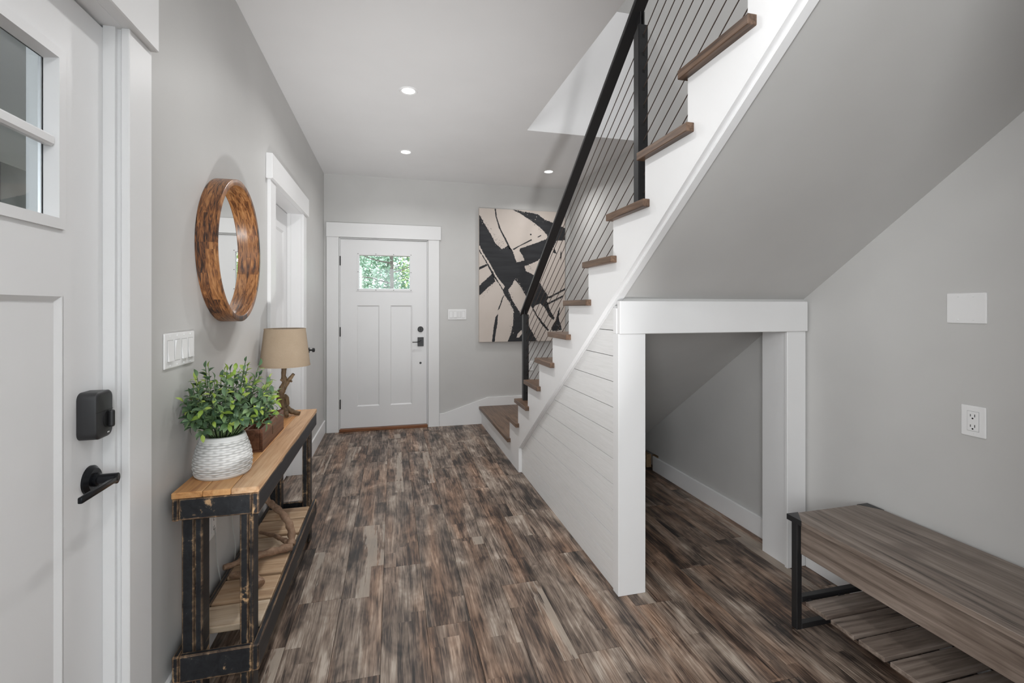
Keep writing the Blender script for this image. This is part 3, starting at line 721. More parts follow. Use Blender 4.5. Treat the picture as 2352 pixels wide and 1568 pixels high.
mpf = lambda u, v, n: Vector((u, YF-n, v))
mpr = lambda u, v, n: Vector((XR-n, u, v))
switch_plate(mpl, 1.705, 1.935, 1.124, 1.238, 1, 'four-gang white switch plate beside the near door casing', (0, 1, 0, 0))
switch_plate(mpf, 0.604, 0.811, 1.187, 1.303, 1, 'four-gang white switch plate between the far door and the painting', (0, 0, 1, 0))
r = thing('blank_plate', (XR, 1.275, 1.318), 'blank white double wall plate on the right wall above the outlet', 'wall plate')
ob('plate', mbox(BM(), mpr, 1.212, 1.338, 1.262, 1.375, 0, 0.006, 0.003, 2), 'plate_white', r)
for u in (1.252, 1.300):
    for v in (1.275, 1.362): ob('screw', disc(mpr, u, v, 0.003, 0.0055, 0.0085, 10, 0.001), 'plate_white', r)
def outlet(mp, u0, u1, v0, v1, label, nm='power_outlet'):
    r = thing(nm, mp((u0+u1)/2, (v0+v1)/2, 0), label, 'outlet')
    ob('plate', mbox(BM(), mp, u0, u1, v0, v1, 0, 0.006, 0.003, 2), 'plate_white', r)
    cu, cv = (u0+u1)/2, (v0+v1)/2
    ob('insert_gap', mbox(BM(), mp, cu-0.0185, cu+0.0185, cv-0.0365, cv+0.0365, 0.005, 0.0063), 'grey_plastic', r)
    f = ob('receptacle', mbox(BM(), mp, cu-0.0172, cu+0.0172, cv-0.0352, cv+0.0352, 0.005, 0.0085, 0.001), 'plate_white', r)
    for s in (-1, 1):
        for du, h in ((-0.0065, 0.005), (0.0065, 0.0042)): ob('slot', mbox(BM(), mp, cu+du-0.0011, cu+du+0.0011, cv+s*0.019+0.002-h, cv+s*0.019+0.002+h, 0.008, 0.0088), 'dark_slot', f)
        ob('ground_hole', disc(mp, cu, cv+s*0.019-0.0085, 0.003, 0.008, 0.0088, 10), 'dark_slot', f)
    for v in (v0+0.010, v1-0.010): ob('screw', screw(mp, cu, v, 0.0055, 0.003), 'plate_white', r)
    return r
outlet(mpr, 1.214, 1.291, 0.850, 0.962, 'white duplex power outlet on the right wall above the bench')
outlet(mpl, 2.08, 2.155, 0.405, 0.52, 'white power outlet low on the left wall behind the console table')
outlet(mpf, 1.535, 1.605, 0.585, 0.70, 'small white power outlet on the far wall behind the stair cables')
k = thing('wall_knob', (XL, 4.37, 0.955), 'small black knob on the left wall beyond the lamp shade', 'knob')
ob('base_plate', disc(mpl, 4.37, 0.955, 0.022, 0, 0.006, 24), 'black_metal', k); ob('stem', mtube(mpl, [(4.37, 0.955, 0.004), (4.37, 0.955, 0.032)], 0.008), 'black_metal', k, True); ob('knob_end', disc(mpl, 4.37, 0.955, 0.018, 0.03, 0.05, 24, 0.006), 'black_metal', k, True)

# ------------------------------------------------------------------ round mirror
mc = (XL, 2.25, 1.562)
mir = thing('round_mirror', (XL, 2.25, 1.262), 'round wall mirror in a deep mottled brown wood frame', 'mirror')
Ro, Ri, Dp = 0.300, 0.276, 0.072
fo = ob('frame', ring_lathe([(Ro, 0.002), (Ro, Dp-0.002), (Ro-0.003, Dp), (Ri+0.003, Dp), (Ri, Dp-0.003), (Ri, 0.002)], (0, 0, 0), 128, 0), 'mango_wood', None, True)
fo.parent = mir; fo.location = (0, 0, mc[2]-1.262)
# origin on the axis so that the staves run round it
zmin = min(v.co.z for v in fo.data.vertices); xm = [v.co.x for v in fo.data.vertices]
fo.data.transform(Matrix.Translation(Vector((-min(xm)+0.001, 0, -zmin-Ro))))
ob('mirror_glass', solid_lathe([(Ri+0.002, 0.018), (Ri+0.002, 0.024)], mc, 96, 0), 'mirror_glass', mir)
ob('back_board', solid_lathe([(Ri+0.001, 0.002), (Ri+0.001, 0.017)], mc, 64, 0), 'dark_slot', mir)

# ------------------------------------------------------------------ painting
art = thing('abstract_painting', (1.47, YF, 0.93), 'large black and cream abstract canvas on the far wall behind the stairs', 'painting')
YA_ = YF-0.038
ob('canvas', bx(0.952, 1.985, YA_, YF-0.001, 0.931, 2.452, 0.002), 'canvas_cream', art)
def zp(x, y):
    p = on(1, YA_, 1080+x*0.2423, 440+y*0.2423); return (min(max(p.x, 0.9525), 1.9845), min(max(p.z, 0.932), 2.4515))
def stroke(pts, mat, lay, jit=3.0, step=7):
    out = []; n = len(pts)
    for i in range(n):
        a, b = pts[i], pts[(i+1) % n]; L = math.hypot(b[0]-a[0], b[1]-a[1]); m = max(1, int(L/step))
        for j in range(m):
            t_ = j/m; out.append((a[0]+(b[0]-a[0])*t_+random.uniform(-jit, jit), a[1]+(b[1]-a[1])*t_+random.uniform(-jit, jit)))
    bm = BM(); y = YA_-0.0006*lay
    bm.faces.new([bm.verts.new((q[0], y, q[1])) for q in (zp(*p) for p in out)]); bmesh.ops.recalc_face_normals(bm, faces=bm.faces)
    f = list(bm.faces)[0]
    if f.normal.y > 0: f.normal_flip()
    bmesh.ops.triangulate(bm, faces=list(bm.faces), ngon_method='EAR_CLIP')
    ob('paint_stroke', bm, mat, art)
K_ = 'canvas_black'; C_ = 'canvas_cream'
stroke([(70,222),(95,225),(120,280),(170,360),(210,430),(240,490),(300,545),(360,510),(400,555),(415,600),(440,672),(515,650),(495,600),(465,575),(470,540),(600,495),(720,450),(735,425),(700,375),(640,320),(560,265),(480,210),(400,168),(540,195),(640,215),(700,262),(800,302),(900,345),(900,462),(820,465),(775,555),(700,600),(640,655),(560,690),(515,705),(525,750),(600,790),(625,800),(640,850),(665,870),(700,930),(745,1000),(725,1030),(760,1130),(800,1195),(790,1215),(750,1180),(700,1090),(660,1060),(615,1080),(600,1110),(640,1180),(700,1250),(745,1310),(735,1320),(680,1260),(610,1150),(575,1080),(535,1000),(480,900),(420,830),(400,880),(360,930),(390,1010),(430,1080),(480,1155),(520,1220),(560,1280),(600,1350),(650,1440),(345,1440),(385,1350),(405,1260),(412,1130),(380,1060),(330,985),(310,940),(270,870),(215,800),(160,690),(110,600),(70,545)], K_, 1)
stroke([(70,1005),(160,915),(240,850),(210,775),(150,830),(70,905)], K_, 1)
stroke([(70,722),(155,685),(165,700),(70,748)], K_, 1, 2)
stroke([(230,150),(242,150),(252,240),(292,360),(342,450),(388,548),(370,540),(320,440),(270,340),(240,230)], K_, 1, 1.5)
stroke([(325,975),(312,1010),(278,1110),(258,1125),(285,1060),(305,1000)], K_, 1, 2)
stroke([(264,1155),(258,1250),(240,1350),(230,1440),(204,1440),(220,1300),(240,1190)], K_, 1, 2)
stroke([(400,545),(580,450),(584,462),(470,517),(415,552)], K_, 1, 1.2)
stroke([(640,426),(672,410),(673,420),(640,437)], K_, 1, 1, 5)
stroke([(574+8*math.cos(a*0.7), 406+8*math.sin(a*0.7)) for a in range(9)], K_, 1, 0.5, 20)
stroke([(740,998),(900,915),(900,932),(750,1012)], K_, 1, 2.5)
stroke([(725,1060),(880,980),(882,998),(735,1072)], K_, 1, 2.5)
stroke([(852,1085),(838,1200),(872,1310),(780,1322),(768,1290),(810,1220),(830,1140)], K_, 1, 2.5)
stroke([(795,530),(822,592),(783,575)], K_, 1, 2, 5)
stroke([(862,555),(868,600),(857,655),(852,600)], K_, 1, 1.5, 5)
stroke([(72,515),(90,512),(118,570),(200,700),(242,790),(327,898),(312,925),(270,858),(180,700),(95,565)], C_, 2, 3, 6)
stroke([(438,1385),(450,1345),(488,1308),(494,1340),(465,1380)], C_, 2, 2, 6)
stroke([(410,575),(468,560),(505,625),(440,660)], C_, 2, 3, 6)
# dry-brush specks along the ragged edges
bm = BM(); bmc = BM()
def speck(b, x, y, s, lay):
    z = [zp(x+s*random.uniform(0.5, 1)*math.cos(a), y+s*random.uniform(0.4, 1)*math.sin(a)) for a in (0, 1.3, 2.6, 3.9, 5.2)]
    f = b.faces.new([b.verts.new((q[0], YA_-0.0006*lay, q[1])) for q in z]); f.normal_update()
    if f.normal.y > 0: f.normal_flip()
for (x0, y0, x1, y1, m, sp) in ((90,240,300,540,60,16),(230,430,350,540,50,22),(400,168,800,302,60,12),(560,265,735,425,40,10),(520,690,640,790,40,14),(90,1000,240,850,40,10),(330,985,412,1130,30,8),(412,1130,385,1350,40,10),(430,830,540,1000,40,12),(360,930,480,1155,40,10),(665,870,745,1000,30,8),(600,1350,650,1420,30,14),(740,1000,880,930,40,14),(735,1060,880,990,30,12),(830,1250,870,1310,30,16)):
    for _ in range(m):
        t_ = random.random(); x, y = x0+(x1-x0)*t_+random.gauss(0, sp), y0+(y1-y0)*t_+random.gauss(0, sp)
        s = random.uniform(1.5, 5.0)
        if random.random() < 0.5: speck(bm, x, y, s, 1.5)
        else: speck(bmc, x, y, s, 1.7)
for b, mt in ((bm, K_), (bmc, C_)):
    o = ob('paint_specks', b, mt, art); o['kind'] = 'stuff'

# ------------------------------------------------------------------ console table
TX0, TX1, TY0, TY1, TZ = -0.678, -0.427, 1.708, 2.930, 0.734
tb = thing('console_table', (-0.55, 2.32, 0), 'narrow rustic console table with distressed black legs and oak top', 'table')
xs_ = [TX0, TX0+0.088, TX0+0.170, TX1+0.002]
for i in range(3):
    ob('top_board', bx(xs_[i]+0.0006, xs_[i+1]-0.0006, TY0-0.004, TY1+0.003, TZ-0.020, TZ, 0.0025), 'oak_top_grey' if i == 2 else 'oak_top', tb)
ob('apron', bx(TX1-0.021, TX1, TY0+0.001, TY1, TZ-0.092, TZ-0.0205, 0.003), 'distressed_black', tb)
ob('apron', bx(TX0+0.001, TX0+0.020, TY0+0.001, TY1, TZ-0.092, TZ-0.0205, 0.003), 'distressed_black', tb)
ob('apron', bx(TX0+0.020, TX1-0.0215, TY0, TY0+0.020, TZ-0.090, TZ-0.0205, 0.003), 'distressed_black', tb)
ob('apron', bx(TX0+0.020, TX1-0.0215, TY1-0.02, TY1, TZ-0.090, TZ-0.0205, 0.003), 'distressed_black', tb)
for y in (TY0+0.021, TY1-0.086):
    for x0, x1 in ((TX0+0.0205, TX0+0.080), (TX1-0.062, TX1-0.0215)):
        ob('leg', bx(x0, (x0+x1)/2+0.006, y, y+0.065, 0, TZ-0.021, 0.003), 'distressed_black', tb)
        ob('leg', bx((x0+x1)/2+0.0065, x1, y+0.001, y+0.064, 0, TZ-0.021, 0.003), 'distressed_black', tb)
SZ = 0.212
ob('shelf_rail', bx(TX1-0.021, TX1, TY0+0.001, TY1, SZ-0.085, SZ, 0.003), 'distressed_black', tb)
ob('shelf_rail', bx(TX0+0.001, TX0+0.020, TY0+0.001, TY1, SZ-0.085, SZ, 0.003), 'distressed_black', tb)
ob('shelf_rail', bx(TX0+0.0205, TX1-0.0215, TY0, TY0+0.020, SZ-0.085, SZ, 0.003), 'distressed_black', tb)
ob('shelf_rail', bx(TX0+0.0205, TX1-0.0215, TY1-0.02, TY1, SZ-0.085, SZ, 0.003), 'distressed_black', tb)
for x in (TX0+0.021, TX1-0.040): ob('shelf_cleat', bx(x, x+0.018, TY0+0.09, TY1-0.09, SZ-0.045, SZ-0.019), 'distressed_black', tb)
ys_ = [1.826, 1.972, 2.150, 2.330, 2.505, 2.680, 2.838]
for i in range(6):
    ob('shelf_plank', bx(TX0+0.021, TX1-0.022, ys_[i]+0.006, ys_[i+1]-0.011, SZ-0.019, SZ+0.004-(0, 0.003, 0.001, 0.004, 0.0, 0.002)[i], 0.004, 2), 'shelf_plank_wood' if i % 3 else 'shelf_plank_pale', tb)

# driftwood on the shelf
def drift(name, label, arms, mat='driftwood'):
    lo = min((p for a in arms for p in a[0]), key=lambda p: p[2])
    r = thing(name, (lo[0], lo[1], lo[2]-0.012), label, 'driftwood')
    for pts_, rad in arms:
        s = spline(pts_, 6); n = len(s)
        rr = [(rad[0]+(rad[1]-rad[0])*i/(n-1))*(1+0.13*math.sin(i*1.7)+random.uniform(-0.06, 0.06)) for i in range(n)]
        s = [p+Vector((random.uniform(-1, 1), random.uniform(-1, 1), random.uniform(-1, 1)))*0.0015 for p in s]
        ob('branch', tube(BM(), s, rr, 10), mat, r, True)
    return r
SH = SZ+0.004
drift('driftwood_branch', 'bent driftwood branch lying across the lower shelf', [
    ([(-0.675, 2.17, SH+0.035), (-0.600, 2.235, SH+0.028), (-0.520, 2.285, SH+0.024), (-0.438, 2.315, SH+0.022)], (0.011, 0.018)),
    ([(-0.447, 2.33, SH+0.022), (-0.455, 2.37, SH+0.070), (-0.487, 2.40, SH+0.125), (-0.540, 2.41, SH+0.180), (-0.575, 2.41, SH+0.215)], (0.017, 0.014)),
    ([(-0.470, 2.35, SH+0.030), (-0.540, 2.45, SH+0.018), (-0.62, 2.52, SH+0.012)], (0.012, 0.007))])
drift('driftwood_stub', 'short dark driftwood stub behind the front table leg', [
    ([(-0.505, 2.035, SH+0.020), (-0.540, 2.08, SH+0.026), (-0.590, 2.12, SH+0.024), (-0.64, 2.14, SH+0.016)], (0.019, 0.012))])

# ------------------------------------------------------------------ planter with artificial foliage
pc = Vector((-0.583, 1.875, TZ))
plant = thing('potted_plant', pc, 'bushy green leafy plant in a white woven-texture pot', 'plant')
bm = BM(); rel = []
NA, NR = 132, 64
prof = lambda h: 0.064+0.026*math.sin(math.pi*min(1, (0.045+h)/0.185)**0.85) if h < 0.14 else 0.066
def pot_r(h):
    t_ = h/0.138
    return 0.066+0.0245*math.sin(math.pi*(0.18+0.80*t_)**0.82)
rings = []
HP = 0.138
for j in range(NR+1):
    h = HP*j/NR; ring = []
    for i in range(NA):
        a = 2*math.pi*i/NA; r0 = pot_r(h)
        if 0.012 < h < 0.124:
            row = int((h-0.012)/0.0080); fr_ = ((h-0.012)/0.0080) % 1
            wv = math.cos(a*14+math.pi*(row % 2)); d = 0.0032*math.sin(math.pi*fr_)**0.8*(0.35+0.65*max(0, 0.5+0.5*wv))
        else: d = 0.0022
        if h < 0.006: r0 -= 0.004*(1-h/0.006)
        rel.append(d/0.0032); ring.append(bm.verts.new(pc+Vector(((r0+d)*math.cos(a), (r0+d)*math.sin(a), h))))
    rings.append(ring)
for dr, h in ((-0.004, HP+0.002), (-0.008, HP), (-0.009, HP-0.03)):
    r0 = pot_r(HP)+0.002+dr; rings.append([bm.verts.new(pc+Vector((r0*math.cos(2*math.pi*i/NA), r0*math.sin(2*math.pi*i/NA), h))) for i in range(NA)]); rel += [0.8]*NA
for j in range(len(rings)-1):
    for i in range(NA): bm.faces.new((rings[j][i], rings[j][(i+1) % NA], rings[j+1][(i+1) % NA], rings[j+1][i]))
bm.faces.new(rings[0][::-1]); bmesh.ops.recalc_face_normals(bm, faces=bm.faces)
me = mesh_of(bm, 'pot'); at = me.attributes.new('relief', 'FLOAT', 'POINT'); at.data.foreach_set('value', rel)
ob('pot', me, 'woven_ceramic', plant, True, 'white pot with woven relief')
ob('moss', solid_lathe([(pot_r(HP)-0.008, HP-0.035), (pot_r(HP)-0.008, HP-0.022), (0.03, HP-0.015)], pc, 24), 'potting_moss', plant)
def leaf_mesh(mat, wd=0.235):
    bm = BM(); L = 1.0; rows = []
    for t_, f in ((0, 0.12), (0.16, 0.62), (0.38, 1.0), (0.62, 0.94), (0.84, 0.55), (1.0, 0.03)):
        z = 0.10*math.sin(t_*math.pi)-0.12*t_*t_
        rows.append([bm.verts.new((-wd*f, t_, z+0.10*f*wd*2)), bm.verts.new((0, t_, z)), bm.verts.new((wd*f, t_, z+0.10*f*wd*2))])
    for a, b in zip(rows, rows[1:]):
        bm.faces.new((a[0], a[1], b[1], b[0])); bm.faces.new((a[1], a[2], b[2], b[1]))
    me = mesh_of(bm, 'leaf'); me.materials.append(M[mat]); me.polygons.foreach_set('use_smooth', [True]*len(me.polygons)); return me
LM = [leaf_mesh('leaf_dark'), leaf_mesh('leaf_mid'), leaf_mesh('leaf_lime')]
rng = random.Random(21)
leaves = []; stems = BM()
fc = pc+Vector((0.025, -0.012, 0.245))
dirs = []
NST = 84
for i in range(NST):      # spread of stem tips over a rounded crown
    k_ = i+0.5; zf = 1-1.5*k_/NST; ph = i*2.39996
    rr = math.sqrt(max(0, 1-zf*zf)); dirs.append(Vector((rr*math.cos(ph), rr*math.sin(ph), zf)))
XLIM = XL+0.020
for d in dirs:
    R = Vector((0.158, 0.158, 0.140))*rng.uniform(0.80, 1.12)
    tip = fc+Vector((d.x*R.x, d.y*R.y, d.z*R.z)); tip.x = max(tip.x, XLIM+rng.uniform(0.0, 0.02))
    root = pc+Vector((d.x*0.035, d.y*0.035, HP-0.018))
    mid = root.lerp(tip, 0.5)+Vector((d.x*0.012, d.y*0.012, 0.035 if d.z < 0.3 else 0.0)); mid.x = max(mid.x, XLIM+0.005)
    path = spline([root, mid, tip], 5)
    tube(stems, path, 0.0013, 4, False)
    m = len(path); nl = 13
    for j in range(nl):
        t_ = 0.30+0.70*j/(nl-1); x = t_*(m-1); i0 = min(int(x), m-2); p = path[i0].lerp(path[i0+1], x-i0)
        T = (path[i0+1]-path[i0]).normalized()
        sd = T.cross(Vector((0, 0, 1)));
        if sd.length < 0.1: sd = Vector((1, 0, 0))
        sd.normalize(); up = sd.cross(T)
        ang = (j*math.pi*0.5)+rng.uniform(-0.5, 0.5)
        out = sd*math.cos(ang)+up*math.sin(ang)
        dirv = (T*rng.uniform(0.35, 0.75)+out).normalized() if j < nl-1 else (T+out*0.2).normalized()
        size = rng.uniform(0.026, 0.039)*(0.8 if t_ > 0.9 else 1.0)
        if p.x+dirv.x*size < XL+0.004: dirv.x = abs(dirv.x)*0.3; dirv.normalize()
        nrm = (T*0.6+Vector((0, 0, 0.7))+Vector((rng.uniform(-.4, .4), rng.uniform(-.4, .4), 0)))
        xa = dirv.cross(nrm).normalized(); za = xa.cross(dirv)
        mat = Matrix(((xa.x, dirv.x, za.x), (xa.y, dirv.y, za.y), (xa.z, dirv.z, za.z)))
        q = rng.random(); kind = 2 if (t_ > 0.86 and q < 0.62) else (1 if q < 0.42 else 0)
        score = (p-fc).length - 0.35*(p.y-fc.y)+0.15*(p.z-fc.z)
        leaves.append((score, p.copy(), mat, size, kind))
ob('stems', stems, 'stem_green', plant)
leaves.sort(key=lambda l: -l[0])
rest = [BM(), BM(), BM()]
for i, (s_, p, mat, size, kind) in enumerate(leaves):
    if i < 295:
        inst('leaf', LM[kind], plant, p, mat.to_euler(), (size, size, size))
    else:
        src = LM[kind]; vv = [rest[kind].verts.new(p+mat@(v.co*size)) for v in src.vertices]
        for f in src.polygons: rest[kind].faces.new([vv[k_] for k_ in f.vertices])
for b, mt in zip(rest, ('leaf_dark', 'leaf_mid', 'leaf_lime')):
    if len(b.faces):
        o = ob('inner_foliage', b, mt, plant, True); o['kind'] = 'stuff'

# ------------------------------------------------------------------ wooden caddy
cb = thing('wooden_caddy', (-0.58, 2.30, TZ), 'open dark wooden caddy box with compartments behind the pot', 'box')
X0, X1, Y0, Y1, Z1 = -0.650, -0.512, 2.106, 2.492, TZ+0.092
ob('bottom', bx(X0, X1, Y0, Y1, TZ, TZ+0.008), 'walnut_box', cb)
ob('side_board', bx(X1-0.011, X1, Y0+0.0005, Y1-0.0005, TZ+0.008, Z1, 0.0015), 'walnut_box', cb)
ob('side_board', bx(X0, X0+0.011, Y0+0.0005, Y1-0.0005, TZ+0.008, Z1, 0.0015), 'walnut_box', cb)
ob('end_board', bx(X0+0.0112, X1-0.0112, Y0, Y0+0.011, TZ+0.008, Z1, 0.0015), 'walnut_box', cb)
ob('end_board', bx(X0+0.0112, X1-0.0112, Y1-0.011, Y1, TZ+0.008, Z1, 0.0015), 'walnut_box', cb)
ob('divider', bx(X0+0.0112, X1-0.0112, 2.238, 2.246, TZ+0.008, Z1-0.006, 0.001), 'walnut_box', cb)
ob('divider', bx(X0+0.0112, X1-0.0112, 2.372, 2.380, TZ+0.008, Z1-0.006, 0.001), 'walnut_box', cb)
ob('divider', bx(-0.586, -0.578, 2.118, 2.238, TZ+0.008, Z1-0.006, 0.001), 'walnut_box', cb)
lp = ob('label_holder', bx(X1-0.0005, X1+0.0015, 2.270, 2.330, TZ+0.030, TZ+0.070, 0.0007), 'brass_plate', cb, False, 'small metal label holder')
ob('card', bx(X1+0.0012, X1+0.0018, 2.276, 2.324, TZ+0.035, TZ+0.065), 'walnut_box', lp)

# ------------------------------------------------------------------ table lamp
lc = Vector((-0.566, 2.79, TZ))
lamp = thing('table_lamp', (lc.x, lc.y, TZ), 'table lamp with driftwood base and tan linen shade', 'lamp')
def arm(pts_, rads, nm='branch_base'):
    s = spline(pts_, 6); n = len(s); m = len(rads)-1; rr = []
    for i in range(n):
        x = i/(n-1)*m; k_ = min(int(x), m-1); rr.append((rads[k_]+(rads[k_+1]-rads[k_])*(x-k_))*(1+random.uniform(-0.12, 0.12)))
    return tube(BM(), s, rr, 12), nm
for pts_, rads in (
    ([(-0.490, 2.775, TZ+0.011), (-0.522, 2.782, TZ+0.018), (-0.556, 2.788, TZ+0.036), (-0.580, 2.79, TZ+0.065), (-0.590, 2.79, TZ+0.105), (-0.580, 2.79, TZ+0.145), (-0.566, 2.79, TZ+0.178), (-0.574, 2.79, TZ+0.215), (-0.570, 2.79, TZ+0.275)], [0.011, 0.013, 0.017, 0.021, 0.020, 0.018, 0.016, 0.013, 0.011]),
    ([(-0.566, 2.79, TZ+0.165), (-0.545, 2.788, TZ+0.195), (-0.522, 2.785, TZ+0.226)], [0.013, 0.011, 0.0075]),
    ([(-0.575, 2.80, TZ+0.11), (-0.560, 2.80, TZ+0.085), (-0.565, 2.80, TZ+0.04), (-0.600, 2.81, TZ+0.014), (-0.628, 2.83, TZ+0.009)], [0.012, 0.013, 0.014, 0.013, 0.009]),
    ([(-0.575, 2.79, TZ+0.05), (-0.555, 2.755, TZ+0.022), (-0.545, 2.725, TZ+0.010)], [0.013, 0.012, 0.009]),
    ([(-0.567, 2.785, TZ+0.185), (-0.587, 2.78, TZ+0.200)], [0.010, 0.006]),
    ([(-0.545, 2.785, TZ+0.190), (-0.530, 2.775, TZ+0.186)], [0.008, 0.005])):
    b, nm = arm(pts_, rads) if len(pts_) > 2 else (tube(BM(), pts_, rads, 10), 'twig')
    ob(nm, b, 'lamp_driftwood', lamp, True)
zb, zt = 1.008, 1.205; rb, rt = 0.1255, 0.1030
sh_ = ob('lamp_shade', ring_lathe([(rb, zb-TZ), (rt, zt-TZ), (rt-0.002, zt-TZ), (rb-0.002, zb-TZ)], (lc.x, lc.y, TZ), 72), ['linen_shade'], lamp, True, 'tan linen empire shade')
for z, r in ((zb, rb), (zt, rt)):
    ob('rim', ring_lathe([(r+0.0012, z-TZ-0.003), (r+0.0012, z-TZ+0.003), (r-0.003, z-TZ+0.003), (r-0.003, z-TZ-0.003)], (lc.x, lc.y, TZ), 72), 'linen_shade', sh_, True)
ob('lining', ring_lathe([(rb-0.0025, zb-TZ+0.004), (rt-0.0025, zt-TZ-0.004), (rt-0.003, zt-TZ-0.004), (rb-0.003, zb-TZ+0.004)], (lc.x, lc.y, TZ), 72), 'shade_lining', sh_, True)
ob('socket', tube(BM(), [(lc.x-0.004, lc.y, TZ+0.27), (lc.x, lc.y, TZ+0.33)], 0.014, 16), 'brass_plate', lamp, True)
ob('bulb', solid_lathe([(0.012, 0.33), (0.016, 0.345), (0.028, 0.372), (0.030, 0.390), (0.024, 0.408), (0.008, 0.418)], (lc.x, lc.y, TZ), 24), 'plate_white', lamp, True)
for a in range(3):
    an = a*2.094+0.4; ob('shade_spoke', tube(BM(), [(lc.x, lc.y, zt-0.02), (lc.x+rt*math.cos(an)*0.985, lc.y+rt*math.sin(an)*0.985, zt-0.003)], 0.0015, 6), 'steel', lamp)
ob('shade_harp', tube(BM(), [(lc.x, lc.y, TZ+0.40), (lc.x, lc.y, zt-0.018)], 0.003, 8), 'steel', lamp)
bm = BM(); tube(bm, spline([(XL+0.012, 2.78, TZ-0.03), (XL+0.010, 2.5, 0.60), (XL+0.011, 2.33, 0.50), (XL+0.012, 2.325, 0.42), (XL+0.011, 2.345, 0.33), (XL+0.018, 2.35, 0.235), (XL+0.017, 2.30, 0.10), (XL+0.02, 2.24, 0.07), (XL+0.012, 2.16, 0.25), (XL+0.012, 2.118, 0.44)], 8), 0.0025, 8)
tag(ob('lamp_cord', bm, 'cord_plastic', None, True), 'thin pale power cord hanging on the wall behind the console table', 'cord')

# ------------------------------------------------------------------ bench
bn = thing('storage_bench', (1.82, 1.1, 0), 'grey-brown wooden bench with black metal frame and slatted shelf', 'bench')
BX0, BX1, BY1, BY0, BZ = 1.602, 2.030, 1.628, 0.50, 0.458
ob('seat_lid', bx(BX0, BX1, BY0, BY1, BZ-0.020, BZ, 0.0015), 'bench_wood', bn)
ob('apron', bx(BX0+0.020, BX0+0.036, BY0+0.03, BY1-0.048, 0.312, BZ-0.021, 0.001), 'bench_wood', bn, False, 'front board of the seat box')
ob('apron', bx(BX1-0.036, BX1-0.020, BY0+0.03, BY1-0.048, 0.312, BZ-0.021, 0.001), 'bench_wood', bn)
ob('box_bottom', bx(BX0+0.037, BX1-0.037, BY0+0.03, BY1-0.048, 0.314, 0.326), 'bench_wood', bn)
for y in (BY1-0.045, BY0+0.005):
    for x in (BX0+0.004, BX1-0.029): ob('leg', bx(x, x+0.025, y, y+0.028, 0, BZ-0.0205, 0.0015), 'black_metal', bn)
    ob('end_rail', bx(BX0+0.0295, BX1-0.0295, y, y+0.026, 0.0, 0.022, 0.0015), 'black_metal', bn)
    ob('end_rail', bx(BX0+0.0295, BX1-0.0295, y, y+0.026, 0.110, 0.132, 0.0015), 'black_metal', bn)
    ob('end_rail', bx(BX0+0.0295, BX1-0.0295, y, y+0.026, BZ-0.046, BZ-0.0205, 0.0015), 'black_metal', bn)
for x in (BX0+0.05, (BX0+BX1)/2, BX1-0.075): ob('shelf_runner', bx(x, x+0.02, BY0+0.034, BY1-0.046, 0.100, 0.1195), 'black_metal', bn)
for i in range(9):
    y = 1.548-0.1105*i
    if y-0.092 > BY0: ob('shelf_slat', bx(BX0+0.012, BX1-0.012, y-0.092, y, 0.120, 0.136, 0.001), 'bench_slat_wood', bn)
for (cx_, sx) in ((BX0, 1), (BX1, -1)):
    for (cy_, sy) in ((BY1, -1), (BY0, 1)):
        bm = BM(); e = 0.0015
        prism(bm, [(cx_-sx*e, cy_-sy*e), (cx_+sx*0.056, cy_-sy*e), (cx_-sx*e, cy_+sy*0.072)], 2, BZ-0.0212, BZ+0.0012)
        ob('corner_bracket', bm, 'black_metal', bn)

# ------------------------------------------------------------------ outdoors: porch by door 1, wood beyond the far door
struct(ob('ground', bx(-30, 30, YF+0.15, 45, -0.35, -0.30), 'outdoor_ground'), 'woodland ground outside the far door', 'ground')
struct(ob('porch_floor', bx(-6, XL-TH, -4, 8, -0.20, -0.15), 'concrete'), 'grey porch floor outside the near door', 'floor')
struct(ob('ceiling_sky_block', bx(-3.4, XL-TH, -4, 8, 2.55, 2.65), 'trim_white'), 'white roof added outside the near door to block skylight', 'ceiling')  # roof added to keep skylight off the outer jamb and siding
pw = bpy.data.objects.new('wall_porch', None); col.objects.link(pw); pw.location = (-3.2, 3, -0.15); struct(pw, 'dark grey vertical siding seen through the near door window', 'wall')
ob('backing', bx(-3.26, -3.22, -2, 8, -0.15, 4.0), 'porch_siding', pw)
for i in range(33): ob('siding_board', bx(-3.22, -3.2, -2+i*0.30+0.004, -2+(i+1)*0.30-0.004, -0.15, 4.0, 0.003), 'porch_siding', pw)

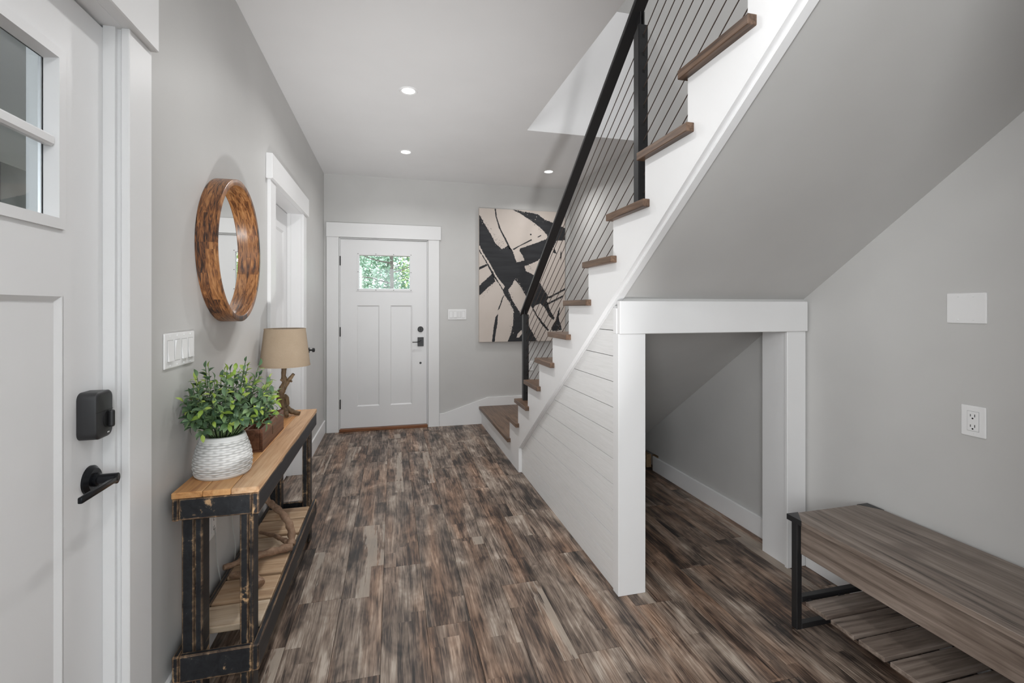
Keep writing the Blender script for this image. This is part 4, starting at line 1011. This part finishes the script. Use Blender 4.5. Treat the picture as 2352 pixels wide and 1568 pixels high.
def tri_leaf(bm, p, s, rg):
    a = Vector((rg.gauss(0, 1), rg.gauss(0, 1), rg.gauss(0, 0.6))).normalized(); b = a.cross(Vector((rg.gauss(0, 1), rg.gauss(0, 1), rg.gauss(0, 1)))).normalized()
    bm.faces.new([bm.verts.new(p+a*s), bm.verts.new(p+b*s*0.45), bm.verts.new(p-a*s), bm.verts.new(p-b*s*0.45)])
def tree(x, y, h, r, label, seed, nleaf, leafmat, rad, lo, branches, size=0.06):
    rg = random.Random(seed)
    t_ = thing('tree', (x, y, -0.30), label, 'tree', 'trees outside the far door')
    ob('trunk', tube(BM(), spline([(x, y, -0.30), (x+0.05, y, h*0.4), (x-0.03, y, h)], 6), [r*(1-0.5*i/12) for i in range(13)], 10), 'bark', t_, True)
    bm = BM()
    for k_ in range(nleaf//16):
        a = rg.uniform(0, 2*math.pi); q = rad*math.sqrt(rg.random())
        c = Vector((x+q*math.cos(a), y+q*math.sin(a), rg.uniform(lo, h)))
        for _ in range(16): tri_leaf(bm, c+Vector((rg.gauss(0, .16), rg.gauss(0, .16), rg.gauss(0, .09))), rg.uniform(0.5, 1.2)*size, rg)
    o = ob('foliage', bm, leafmat, t_); o['kind'] = 'stuff'
    for k_ in range(branches):
        z = lo+(h-lo)*k_/branches; a = rg.uniform(-0.5, 0.5)+(math.pi if k_ % 2 else 0); L = rg.uniform(0.6, 1.0)*rad
        p0 = Vector((x, y, z)); p1 = p0+Vector((math.cos(a)*L*0.5, math.sin(a)*L*0.5, rg.uniform(-0.05, 0.2))); p2 = p0+Vector((math.cos(a)*L, math.sin(a)*L, rg.uniform(-0.1, 0.35)))
        ob('branch', tube(BM(), spline([p0, p1, p2], 4), [0.018-0.0017*i for i in range(9)], 6), 'bark', t_)
tree(-0.06, 10.2, 4.6, 0.055, 'slim grey tree with bare branches centred in the far door window', 3, 900, 'tree_leaf_a', 1.1, 1.2, 16, 0.04)
tree(-1.75, 13.2, 4.8, 0.05, 'mint green leafy tree left of the centre trunk outside the far door', 5, 12000, 'tree_leaf_a', 1.25, 1.0, 8)
tree(1.55, 13.2, 4.8, 0.05, 'yellow-green leafy tree right of the centre trunk outside the far door', 8, 12000, 'tree_leaf_b', 1.25, 1.0, 8)
tree(-0.2, 17.0, 6.0, 0.06, 'dense mint green tree behind the centre trunk outside the far door', 11, 16000, 'tree_leaf_a', 1.7, 1.0, 6, 0.075)
tree(-4.0, 16.6, 6.0, 0.06, 'yellow-green tree at the left edge of the far door window', 19, 12000, 'tree_leaf_b', 1.7, 1.0, 6, 0.075)
tree(3.6, 16.6, 6.0, 0.06, 'mint green tree at the right edge of the far door window', 15, 12000, 'tree_leaf_a', 1.7, 1.0, 6, 0.075)
